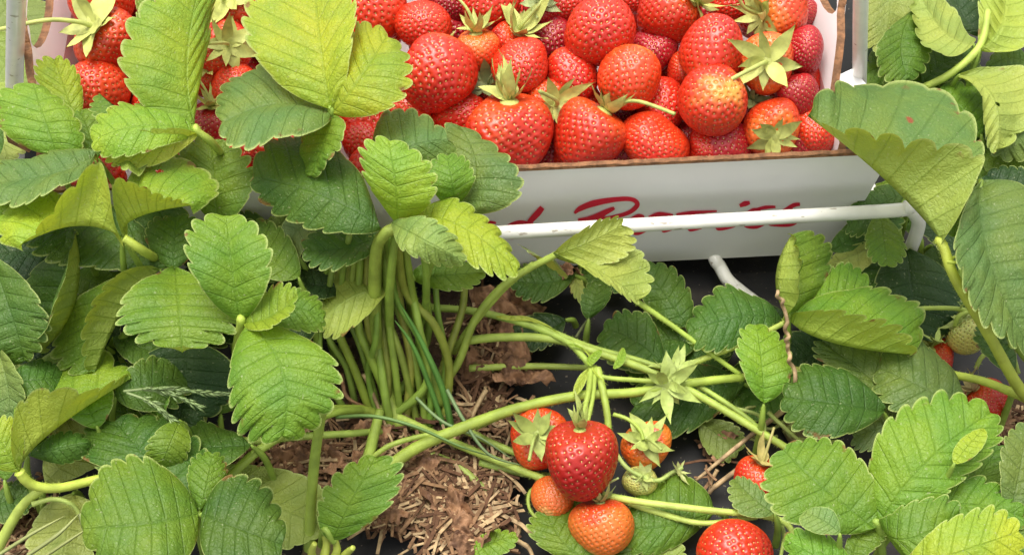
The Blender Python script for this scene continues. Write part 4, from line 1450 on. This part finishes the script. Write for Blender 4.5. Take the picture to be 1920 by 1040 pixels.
# ---- small plant at the bottom
pk = Plant('small strawberry plant at the bottom edge with one upright serrated leaflet and yellowish stubs', (600, 1034))
pk.leaf([(625, 1014, 3)], [('b', (624, 1016), (654, 948), (704, 856), (598, 940), (734, 940), (3, 4.6, 5.2, 4.6, 4.4), dict(amp=1.0))], r=.0018)
pk.stalk([(580, 1030, 1), (582, 960, 3), (590, 860, 6), (604, 765, 9)], .0030, (.30, .37, .06), 'leaf_stalk')
pk.stalk([(425, 900, 4.2), (480, 848, 4.6), (560, 800, 4.2), (640, 770, 3), (700, 770, 1)], .0024, (.30, .37, .06), 'leaf_stalk')
pk.stalk([(384, 828, 3.4), (470, 826, 3.6), (560, 818, 3.4), (660, 812, 2.4), (735, 806, 1)], .0022, (.29, .35, .07), 'leaf_stalk')
pk.stalk([(688, 868, 2.2), (700, 820, 2.0), (712, 770, 2)], .0032, (.28, .34, .06), 'leaf_stalk')
for q in [((606, 1050), (612, 1020), (606, 995)), ((625, 1050), (632, 1030), (628, 1008)), ((590, 1050), (584, 1036), (590, 1018)), ((640, 1050), (650, 1036), (662, 1026))]:
    pk.stalk([(*a, 1.5 + .8 * i) for i, a in enumerate(q)], .0026, (.50, .52, .10), 'stub', .5)
leaflet('leaflet', pk.t, pk.org, 'l', (890, 1050), (915, 1020), (968, 1004), (905, 1000), (925, 1045), 1.4, seed=3, teeth=7)

# ---- middle right plant
pm = Plant('low strawberry plant on the black mulch right of centre with small dark leaves', (1500, 800))
pm.leaf([(1480, 740, 2), (1478, 602, 6.5)], [
    ('m', (1479, 600), (1454, 522), (1484, 440), (1494, 545), (1560, 498), (6.5, 7.4, 8, 9.4, 6.4), dict(amp=1.2)),
    ('b', (1480, 601), (1560, 642), (1706, 664), (1640, 545), (1590, 590), (6.5, 6.8, 6, 6, 8.8), dict(curl=.02)),
    ('b', (1518, 600), (1566, 564), (1628, 540), (1560, 506), (1594, 598), (6.2, 6.2, 6, 6, 6)),
], r=.0017)
pm.stalk([(1190, 562, 6.6), (1260, 610, 5.4), (1340, 668, 4.2), (1388, 702, 3.4)], .0015, (.38, .46, .08), 'leaf_stalk')
pm.stalk([(1210, 716, 3), (1300, 680, 3.8), (1400, 640, 4.8), (1472, 604, 6)], .0018, (.40, .44, .09), 'leaf_stalk')
pm.stalk([(1390, 706, 3.0), (1480, 694, 3.2), (1560, 690, 3.2), (1640, 692, 3.4)], .0019, (.42, .42, .10), 'leaf_stalk')
pm.leaflets(
    ('d', (1466, 598), (1382, 594), (1290, 624), (1380, 650), (1376, 540), (4.6, 5.4, 4.8, 4.8, 4.8)),
    ('b', (1432, 756), (1429, 688), (1418, 608), (1386, 680), (1484, 686), (4.6, 5.6, 6, 5.8, 5.4)),
    ('d', (1246, 684), (1194, 640), (1132, 616), (1160, 690), (1210, 592), (2.6, 3, 2.8, 2.6, 2.8)),
    ('d', (1292, 614), (1252, 560), (1202, 494), (1220, 580), (1290, 540), (2.4, 3, 3, 2.6, 2.8)),
    ('d', (1395, 720), (1300, 740), (1190, 760), (1280, 812), (1280, 680), (1.6, 2, 1.8, 1.6, 1.8)),
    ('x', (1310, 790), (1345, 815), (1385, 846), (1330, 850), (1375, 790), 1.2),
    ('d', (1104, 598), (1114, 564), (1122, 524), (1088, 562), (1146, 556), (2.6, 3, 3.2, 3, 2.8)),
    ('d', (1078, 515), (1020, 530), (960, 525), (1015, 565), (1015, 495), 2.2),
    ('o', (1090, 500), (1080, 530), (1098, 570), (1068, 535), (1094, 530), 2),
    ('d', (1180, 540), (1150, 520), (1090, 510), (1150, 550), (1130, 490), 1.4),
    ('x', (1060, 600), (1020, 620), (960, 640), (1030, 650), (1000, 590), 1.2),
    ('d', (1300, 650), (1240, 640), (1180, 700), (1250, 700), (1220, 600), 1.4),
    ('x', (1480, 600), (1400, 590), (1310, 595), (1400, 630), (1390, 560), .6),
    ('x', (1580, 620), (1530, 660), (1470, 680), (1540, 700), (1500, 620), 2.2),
    ('d', (1656, 772), (1564, 756), (1470, 744), (1548, 822), (1560, 694), (4.6, 5.8, 5.4, 5.4, 5.2), dict(amp=.7)),
    ('t', (1818, 776), (1738, 730), (1650, 690), (1696, 776), (1742, 650), (4.6, 5.4, 5, 5, 5)),
    ('t', (1692, 772), (1628, 706), (1542, 642), (1580, 716), (1662, 668), (4, 4.6, 4.8, 4.6, 4.6)),
    ('o', (1720, 800), (1660, 800), (1600, 820), (1650, 840), (1660, 760), (3.4, 3.6, 3.2, 3.2, 3.6)),
    ('m', (1340, 960), (1250, 985), (1170, 990), (1230, 1040), (1270, 890), (1.6, 2, 1.6, 1.4, 1.8)),
    ('m', (1120, 1060), (1060, 1020), (1024, 960), (1010, 1020), (1110, 960), (1.4, 1.9, 1.9, 1.6, 1.6)),
    ('d', (1180, 1000), (1240, 1040), (1280, 1080), (1200, 1070), (1260, 1000), 1.3),
    ('t', (1452, 962), (1415, 935), (1378, 898), (1386, 960), (1430, 920), 3.2, dict(teeth=7)),
    ('d', (1080, 1100), (1100, 1060), (1180, 1010), (1090, 1020), (1190, 1060), 1.2),
)
pm.stalk([(1080, 632, 1.2), (1094, 610, 1.8), (1104, 598, 2.6)], .0008, (.24, .24, .12), 'leaf_stalk')
# pale stalks at the bottom right
pm.stalk([(1120, 925, 2.6), (1200, 940, 2.8), (1330, 956, 2.8), (1440, 968, 2.6), (1482, 990, 2.2), (1488, 1040, 1.4)], .0019, (.46, .52, .12))
pm.stalk([(1160, 935, 2.2), (1240, 962, 2.2), (1320, 980, 2.2), (1420, 968, 2.4)], .0017, (.46, .52, .12))
pm.stalk([(1455, 968, 2.2), (1470, 1000, 1.6), (1462, 1050, 1)], .0012, (.42, .48, .12))
pm.stalk([(1440, 772, 2.8), (1470, 800, 2.6), (1510, 830, 2.2), (1570, 826, 2.2)], .0012, (.36, .38, .12))
pm.stalk([(1330, 760, 3), (1400, 770, 2.8), (1432, 790, 2.4), (1430, 850, 2.4)], .0011, (.38, .42, .14))
for i in range(14):
    a = RNG.uniform(0, 6.28)
    x, y = 1480 + RNG.gauss(0, 45), 795 + RNG.gauss(0, 18)
    pm.stalk([(x, y, 1.6), (x + 25 * math.cos(a), y + 14 * math.sin(a), 2.0), (x + 50 * math.cos(a + .5), y + 20 * math.sin(a + .5), 1.6)], .0009, (.34, .33, .13))

# ---- right plant (large folded leaf)
pc = Plant('tall strawberry plant at the right edge with one large boat-shaped folded leaf', (1990, 800))
pc.leaf([(1925, 745, 5), (1850, 620, 9), (1790, 520, 11.5), (1768, 460, 12.5)], [
    ((.135, .225, .055), (1768, 456), (1662, 340), (1514, 218), (1728, 292), (1712, 186), (12.6, 13.4, 14.2, 16.2, 11.6), dict(curl=-.02, holes=[(0, 11.2, .9, .22), (0, 10.2, .88, .15)], Lp=[(1802, 400, 14.2), (1838, 310, 15.6), (1780, 278, 16), (1700, 274, 16), (1612, 262, 15.8), (1555, 246, 15.2)], Rp=[(1812, 360, 12.6), (1822, 284, 12.4), (1790, 222, 12.2), (1740, 184, 12), (1680, 164, 12), (1610, 168, 12.4), (1556, 190, 13.2)])),
], r=.0030, col=(.40, .42, .06))
pc.leaf([(1900, 640, 7), (1836, 500, 10), (1838, 345, 12)], [
    ('t', (1838, 342), (1852, 480), (1930, 650), (1990, 430), (1800, 505), (12, 12.4, 10.4, 11.6, 13.2), dict(curl=-.02)),
    ('m', (1790, 445), (1800, 400), (1830, 350), (1770, 400), (1830, 400), (11, 11.4, 11.6, 11, 11.4)),
], r=.002)
pc.leaflets(
    ('x', (1700, 470), (1712, 555), (1722, 640), (1800, 560), (1636, 556), (5, 4.6, 3.6, 4, 4)),
    ('d', (1560, 470), (1610, 438), (1680, 396), (1590, 420), (1650, 460), 4.6),
    ('m', (1650, 395), (1656, 440), (1664, 496), (1696, 450), (1622, 450), 6.4),
    ('d', (1700, 360), (1650, 385), (1590, 420), (1640, 430), (1640, 350), 6),
    ('d', (1700, 470), (1660, 510), (1600, 560), (1690, 560), (1610, 490), 4.2),
    ('o', (1645, 460), (1592, 482), (1532, 506), (1600, 460), (1610, 512), (4.8, 5, 4.4, 4.8, 4.6)),
    ('x', (1800, 500), (1780, 440), (1740, 400), (1740, 450), (1810, 430), 5),
    ('d', (1900, 700), (1870, 650), (1840, 610), (1840, 660), (1900, 640), 5),
    ('x', (1960, 420), (1900, 360), (1850, 330), (1870, 390), (1930, 330), 5),
)
pc.stalk([(1920, 745, 4.4), (1850, 716, 4.6), (1780, 700, 4.6), (1700, 680, 4.2)], .0024, (.46, .50, .07))
pc.stalk([(1925, 640, 3.6), (1880, 620, 4.2), (1830, 590, 4.6), (1790, 578, 4.8), (1720, 578, 4.8)], .0015, (.42, .48, .10))
pc.stalk([(1790, 610, 4.2), (1800, 590, 4.8), (1830, 584, 4.8), (1850, 600, 4.4)], .0012, (.42, .48, .10))
pc.stalk([(1925, 655, 3.4), (1880, 650, 3.6), (1845, 665, 3.4), (1830, 690, 2.8)], .0015, (.40, .46, .11))
pc.stalk([(1884, 600, 6), (1896, 650, 5), (1910, 700, 4)], .0013, (.36, .42, .10))
for q in [((1770, 480), (1782, 485), (1796, 478)), ((1776, 490), (1790, 492), (1806, 488))]:
    pc.stalk([(*a, 12.2) for a in q], .0011, (.42, .46, .07), 'stub', .5)

# ---- upper right plant
pd = Plant('strawberry plant behind the tray at the upper right with pale upturned leaves', (1990, 20))
pd.stalk([(1705, 176, 4.5), (1780, 140, 6.2), (1838, 85, 7.4), (1852, 20, 8)], .0025, (.40, .46, .09), 'leaf_stalk')
pd.leaflets(
    ('m', (1716, 14), (1690, 80), (1704, 146), (1742, 72), (1640, 98), (7, 7.2, 6.6, 7, 7.6)),
    ('o', (1668, -70), (1668, 10), (1655, 96), (1622, 20), (1722, 10), (6.4, 6.4, 5.6, 6, 6)),
    ('g', (1826, 82), (1768, 58), (1722, -20), (1800, 20), (1745, 85), (7, 7, 7, 6, 8)),
    ('x', (1840, 60), (1800, 20), (1790, -40), (1760, 20), (1850, 0), 5),
    ('l', (1838, 92), (1880, 40), (1880, -50), (1940, 60), (1836, 0), (7.4, 8.2, 8.2, 8, 7.4)),
    ('g', (1800, 140), (1862, 184), (1870, 280), (1838, 190), (1950, 140), (6.6, 7.4, 6.4, 7.8, 7)),
    ('t', (1950, 120), (1915, 210), (1876, 288), (1980, 240), (1868, 200), (6, 6.2, 5.4, 5.6, 6)),
    ('b', (1840, 252), (1806, 206), (1758, 172), (1775, 235), (1850, 180), (5, 5.4, 5.2, 5, 5)),
    ('d', (1730, 160), (1770, 120), (1830, 100), (1750, 85), (1800, 150), 4.6),
    ('m', (1740, 130), (1680, 120), (1620, 140), (1680, 170), (1680, 70), 4),
    ('x', (1640, 60), (1660, 130), (1680, 200), (1740, 130), (1600, 130), 2.6),
    ('d', (1920, 20), (1900, 0), (1860, -30), (1880, 20), (1920, -40), 6),
    ('x', (1800, 260), (1780, 200), (1700, 150), (1720, 220), (1800, 150), 3),
    ('d', (1900, 350), (1840, 310), (1780, 260), (1820, 340), (1860, 270), 3.6),
    ('x', (1760, 60), (1700, 30), (1640, 20), (1700, 80), (1700, -30), 2.8),
    ('m', (1930, 120), (1890, 110), (1850, 130), (1890, 150), (1890, 80), 5.2),
    ('d', (1960, 380), (1925, 345), (1870, 345), (1920, 400), (1920, 320), 3),
    ('m', (1640, -100), (1700, -60), (1780, -40), (1700, -110), (1700, -10), 5),
)
fillers(pd, 9, 1650, 1930, 40, 420, 2.6, 4.6, 'mdmx', 8)
fillers(pm, 5, 1210, 1470, 560, 800, .9, 1.6, 'dxd', 9, avoid=[(1290, 800, 1400, 900), (1240, 440, 1500, 640)])
fillers(pc, 5, 1600, 1900, 430, 640, 2.2, 4, 'dx', 10)
# plant behind the tray on the left
pb = Plant('strawberry plant behind the left upright of the carrier, only dark leaves showing', (-120, 60))
pb.leaflets(
    ('d', (-40, 60), (10, 120), (50, 200), (-50, 160), (90, 110), 3.4),
    ('x', (-20, -40), (20, 30), (60, 100), (-30, 60), (90, 10), 3),
    ('m', (-60, 150), (-10, 190), (20, 260), (-60, 230), (60, 180), 5),
    ('d', (90, 160), (60, 100), (20, 60), (10, 120), (100, 70), 2.2),
    ('o', (-40, 210), (-10, 240), (16, 300), (-40, 270), (40, 240), 8),
)
# bottom right plant
pr = Plant('strawberry plant at the bottom right corner with broad bright three-part leaves', (1660, 1100))
pr.leaf([(1655, 1050, 5), (1648, 985, 7.4)], [
    ('b', (1640, 990), (1534, 906), (1470, 842), (1462, 968), (1606, 856), (7.4, 8.4, 8.4, 8, 8.2), dict(amp=.9)),
    ('b', (1650, 982), (1732, 872), (1856, 774), (1662, 794), (1800, 904), (7.4, 9, 9, 9, 8.6), dict(amp=.9)),
    ('m', (1652, 984), (1700, 1010), (1800, 962), (1690, 952), (1748, 1062), (7.4, 8.8, 9, 8.8, 8.4)),
], r=.0022)
pr.leaflets(
    ('b', (1690, 985), (1792, 945), (1916, 968), (1790, 890), (1800, 1010), (7, 7.6, 7.2, 7.6, 7)),
    ('y', (1690, 1070), (1795, 1036), (1910, 996), (1786, 966), (1840, 1100), (8, 9.6, 9.6, 9.8, 9), dict()),
    ('b', (1600, 1080), (1545, 1050), (1474, 1012), (1540, 1090), (1556, 1006), (7, 8, 8, 7.6, 8)),
    ('t', (1893, 965), (1912, 880), (1925, 796), (1872, 868), (1990, 880), (7, 7.8, 8, 8, 7.4)),
    ('m', (1780, 960), (1830, 900), (1872, 836), (1796, 870), (1890, 900), 5.6),
    ('y', (1790, 868), (1815, 835), (1846, 802), (1796, 828), (1834, 848), 9.6, dict(teeth=7, amp=.2)),
    ('m', (1900, 1060), (1890, 1010), (1900, 960), (1860, 1010), (1940, 1010), 7),
    ('m', (1600, 1060), (1610, 1010), (1650, 985), (1590, 1010), (1640, 1030), 7),
    ('d', (1880, 950), (1850, 930), (1800, 930), (1850, 970), (1840, 890), 4.5),
    ('g', (1575, 1000), (1545, 975), (1505, 960), (1520, 995), (1560, 955), 8.9, dict(teeth=7, amp=.1)),
)

# =================================================================== SMALL THINGS ON THE GROUND
def dry_leaf(px, py, w, h, ang, label, seed, z=1.2, rough=1.0):
    r = random.Random(seed)
    c = P(px, py, z)
    k = pxm(c)
    nr_, na = 18, 44
    vs, fs = [], []
    ph = [r.uniform(0, 6.3) for _ in range(12)]
    vs.append((0, 0, 0))
    for j in range(1, nr_ + 1):
        for i in range(na):
            a = 2 * math.pi * i / na
            q = j / nr_
            rad = q * (1 + .20 * math.sin(3 * a + ph[0]) + .14 * math.sin(7 * a + ph[1]) * q + .09 * math.sin(13 * a + ph[2]) * q * q)
            x, y = rad * math.cos(a) * w / 2 / k, rad * math.sin(a) * h / 2 / k / .79
            X, Y = x * 100, y * 100
            z_ = .13 * abs(math.sin(X * 6.3 + ph[10] + 1.5 * math.sin(Y * 5))) - .1 * abs(math.sin(Y * 7.7 + ph[11] + math.sin(X * 6))) + .20 * math.sin(X * 3.1 + ph[3] + 1.3 * math.sin(Y * 2.3 + ph[4])) + .12 * math.sin(Y * 4.7 + ph[5] + X) + .06 * math.sin(X * 9 + Y * 7 + ph[6]) + .25 * q * q * math.sin(2 * a + ph[7]) + .05 * math.sin(X * 17 + ph[8]) * math.sin(Y * 15 + ph[9])
            vs.append((x, y, z_ * .016 * rough))
    for i in range(na):
        fs.append((0, 1 + i, 1 + (i + 1) % na))
    for j in range(nr_ - 1):
        for i in range(na):
            a, b = 1 + j * na + i, 1 + j * na + (i + 1) % na
            fs.append((a, a + na, b + na, b))
    o = ob('dry_leaf', mk('dry_leaf', vs, fs, M_DEAD), None, c)
    o.rotation_euler = (0, 0, ang)
    tag(o, label, 'dry leaf', 'dead leaves on the ground')
    return o


dry_leaf(950, 610, 110, 150, .3, 'tall crumpled brown leaf lying on the mulch behind the arching stalks', 1)
dry_leaf(958, 570, 80, 80, 1.3, 'torn brown leaf piece just below the tray front', 2)
dry_leaf(968, 696, 118, 56, -.1, 'curled oval brown leaf on the black mulch left of the fruit cluster', 3, 1.5)
dry_leaf(900, 690, 70, 60, .7, 'small crinkled brown leaf at the right foot of the stalk fan', 4)
dry_leaf(600, 862, 110, 70, .2, 'crumpled rust-brown leaf left of the upright green stalk near the bottom', 5)
dry_leaf(520, 880, 84, 60, -.5, 'folded brown leaf beside the pale leaf underside', 6)
dry_leaf(545, 842, 120, 50, .1, 'dark brown leaf under the horizontal stalk', 7, 1.0)
dry_leaf(770, 885, 110, 60, .5, 'brown leaf lying against the thick fruit stalk', 8)
dry_leaf(690, 830, 90, 60, .9, 'brown leaf among the foot of the stalks', 9)
dry_leaf(840, 940, 90, 44, -.4, 'brown leaf flake in the middle of the straw', 10, 1.5)
dry_leaf(880, 1000, 80, 60, .3, 'light brown leaf at the lower end of the straw patch', 11, 1.4)
dry_leaf(730, 960, 60, 50, .3, 'small brown leaf right of the upright serrated leaflet', 12, 1.4)
dry_leaf(1340, 830, 70, 40, .3, 'brown leaf under the dark leaf right of the fruit cluster', 13, .6)
dry_leaf(1060, 512, 60, 26, .1, 'small orange-brown leaf tip under the tray edge', 14, 2.2)
dry_leaf(470, 850, 110, 46, .3, 'dark shaded leaf below the bright serrated leaf', 15, .9)
dry_leaf(30, 950, 90, 50, .3, 'brown leaf in the bottom left straw', 16, .8)
dry_leaf(1898, 315, 70, 36, .2, 'dry leaf at the right edge beside the grey-green leaf', 17, 1.0)


def strand(name, pts, r, mat, label, cat, col=None, taper=.6, flat=1.0, group=None, sides=6):
    p3 = [P(*q) for q in pts]
    v, f = tube(p3, (r, r * taper), p3[0], sides, 7, flat, jitter=.08, seed=len(pts) + int(pts[0][0]))
    o = ob(name, mk(name, v, f, mat), None, p3[0], col)
    tag(o, label, cat, group)
    return o


GS = 'single straws'
strand('straw', [(1470, 768, 2.6), (1400, 822, 2), (1305, 900, 1.0)], .0015, M_STRAW, 'long straight dry straw slanting across the black mulch', 'straw', group=GS)
strand('straw', [(1400, 868, 1.6), (1340, 912, 1), (1330, 925, .8)], .0016, M_STRAW, 'forked dry twig below the long slanting straw', 'straw', group=GS)
strand('straw', [(1345, 880, 1.4), (1335, 900, 1), (1330, 922, .8)], .0011, M_STRAW, 'short fork arm of dry twig beside the long slanting straw', 'straw', group=GS)
strand('straw', [(682, 700, 3), (700, 740, 2), (728, 812, 1.2)], .0014, M_STRAW, 'pale straw leaning in front of the stalk fan', 'straw', group=GS)
strand('straw', [(912, 730, 2), (890, 770, 1.6), (885, 790, 1.2)], .0014, M_STRAW, 'straw standing right of the stalk fan', 'straw', group=GS)
strand('straw', [(908, 922, 1.2), (925, 980, 1), (945, 1036, .8)], .0014, M_STRAW, 'thin straw hanging down from the broken stalk end', 'straw', group=GS)
strand('straw', [(960, 965, .8), (972, 990, .8), (968, 1010, .8), (990, 1025, .8), (1000, 1045, .8)], .0017, M_STRAW, 'kinked pale straw on the black mulch at the bottom', 'straw', group=GS)
strand('straw', [(640, 700, 2), (652, 745, 2), (700, 768, 1.4)], .0013, M_DEAD, 'reddish-brown dry runner at the left foot of the stalk fan', 'straw', group=GS)
# twisted dry tendril
pts = []
for i in range(60):
    f = i / 59
    px = 1456 + 26 * math.sin(f * 2.2) + 6 * f
    py = 545 + 215 * f
    w__ = i * .9 + 2.2 * math.sin(i * .23)
    pts.append(P(px + (2.4 + 1.6 * math.sin(i * .37)) * math.cos(w__) + 5 * math.sin(i * .16), py + 2 * math.sin(i * .6), 9.4 - 5 * f + .1 * math.sin(w__)))
v, f = tube(pts, (.0009, .0012), pts[0], 6, 2)
o = ob('dry_tendril', mk('dry_tendril', v, f, M_STRAW), None, pts[0])
tag(o, 'twisted pale brown dry tendril hanging over the small leaf right of centre', 'tendril')

# grass: blades as flat ribbons and a seed head
tuft1 = thing('grass_tuft', 'loose grass blades growing through the stalk fan at the centre', 'grass', P(800, 800, .5), 'grass tufts')
tuft2 = thing('grass_tuft', 'few thin grass blades leaning over the pale leaf underside in the bottom left corner', 'grass', P(80, 1050, .5), 'grass tufts')


def blade(pts, wd, label, col=(.14, .34, .06)):
    p3 = catmull([P(*q) for q in pts], 8)
    vs, fs = [], []
    for i, p in enumerate(p3):
        t = (p3[min(i + 1, len(p3) - 1)] - p3[max(i - 1, 0)]).normalized()
        s = t.cross(-FW).normalized()
        f = i / (len(p3) - 1)
        w_ = wd * (1 - f ** 3) * .5 + .0001
        n = s.cross(t)
        vs += [p - s * w_ - p3[0], p - n * w_ * .5 - p3[0], p + s * w_ - p3[0], p + n * w_ * .15 - p3[0]]
    for i in range(len(p3) - 1):
        for k in range(4):
            a, b = i * 4 + k, i * 4 + (k + 1) % 4
            fs.append((a, b, b + 4, a + 4))
    tf = tuft1 if pts[0][0] > 400 else tuft2
    o = ob('grass_blade', mk('grass_blade', vs, fs, M_GRASS), tf, p3[0] - tf.location, col)
    o['label'] = label


blade([(846, 800, 1), (830, 730, 3), (790, 640, 5.5), (750, 570, 7.5)], .0032, 'bright green grass blade inside the stalk fan, rightmost of the close pair')
blade([(832, 800, 1), (808, 730, 3), (775, 650, 5.5), (740, 600, 7)], .0026, 'bright green grass blade inside the stalk fan, left of the close pair')
blade([(630, 782, 3), (700, 780, 4), (780, 800, 3.8), (860, 835, 3), (930, 858, 2)], .0017, 'long green grass blade arching across the stalk feet', (.15, .26, .07))
blade([(838, 730, 4), (868, 785, 3.6), (915, 850, 2.8), (980, 872, 2.2)], .0018, 'pale grey-green grass blade bending down behind the thick fruit stalk', (.20, .30, .12))
blade([(780, 745, 3.5), (830, 790, 3.5), (900, 820, 3), (960, 860, 2)], .0015, 'narrow grey-green grass blade crossing the thick fruit stalk', (.20, .30, .12))
blade([(0, 1038, 4), (60, 1000, 4.6), (122, 966, 4.6)], .0016, 'thin grass blade over the pale leaf underside in the corner, upper one', (.34, .38, .12))
blade([(52, 1040, 4), (110, 1000, 4.6), (148, 962, 4.6)], .0018, 'thin grass blade over the pale leaf underside in the corner, middle one', (.32, .36, .12))
blade([(80, 1045, 4), (130, 1012, 4.4), (172, 985, 4.4)], .0014, 'thin grass blade over the pale leaf underside in the corner, lower one', (.30, .34, .10))
blade([(150, 962, 4.6), (160, 1000, 4.4), (166, 1020, 4)], .002, 'short limp grass blade hanging over the pale leaf underside', (.24, .28, .10))


def seedhead(pts, label):
    p3 = catmull([P(*q) for q in pts], 10)
    t = thing('grass_seed_head', label, 'grass', p3[0], 'grass seed heads')
    v, f = tube(p3, (.0007, .0003), p3[0], 5, 1)
    ob('stem', mk('stem', v, f, M_GRASS), t, (0, 0, 0), (.26, .34, .14))
    r = random.Random(int(pts[0][0]))
    vs, fs = [], []
    n = len(p3)
    for i in range(int(n * .2), n):
        tt_ = (p3[min(i + 1, n - 1)] - p3[i - 1]).normalized()
        for s in (1, -1):
            d = (tt_ + Vector((r.uniform(-.4, .4), r.uniform(-.4, .4), .3 * s))).normalized()
            sd_ = d.orthogonal().normalized() * .0006
            u2 = d.cross(sd_)
            b0 = len(vs)
            c = p3[i] - p3[0]
            vs += [c, c + d * .003 + sd_, c + d * .003 + u2, c + d * .003 - sd_, c + d * .003 - u2, c + d * .0062]
            for k in range(4):
                fs.append((b0, b0 + 1 + k, b0 + 1 + (k + 1) % 4))
                fs.append((b0 + 5, b0 + 1 + (k + 1) % 4, b0 + 1 + k))
    q = ob('spikelets', mk('spikelets', vs, fs, M_GRASS), t, (0, 0, 0), (.26, .36, .14))
    q['kind'] = 'stuff'


seedhead([(232, 733, 8), (290, 728, 8.4), (360, 732, 8.4), (440, 742, 8)], 'pale grass seed head in front of the dark leaf, upper straight one')
seedhead([(238, 736, 8), (280, 752, 8), (310, 775, 7.6), (330, 798, 7.2)], 'pale grass seed head in front of the dark leaf, lower drooping one')
seedhead([(270, 730, 8), (320, 738, 8.2), (366, 758, 8)], 'pale grass seed head in front of the dark leaf, short middle one')
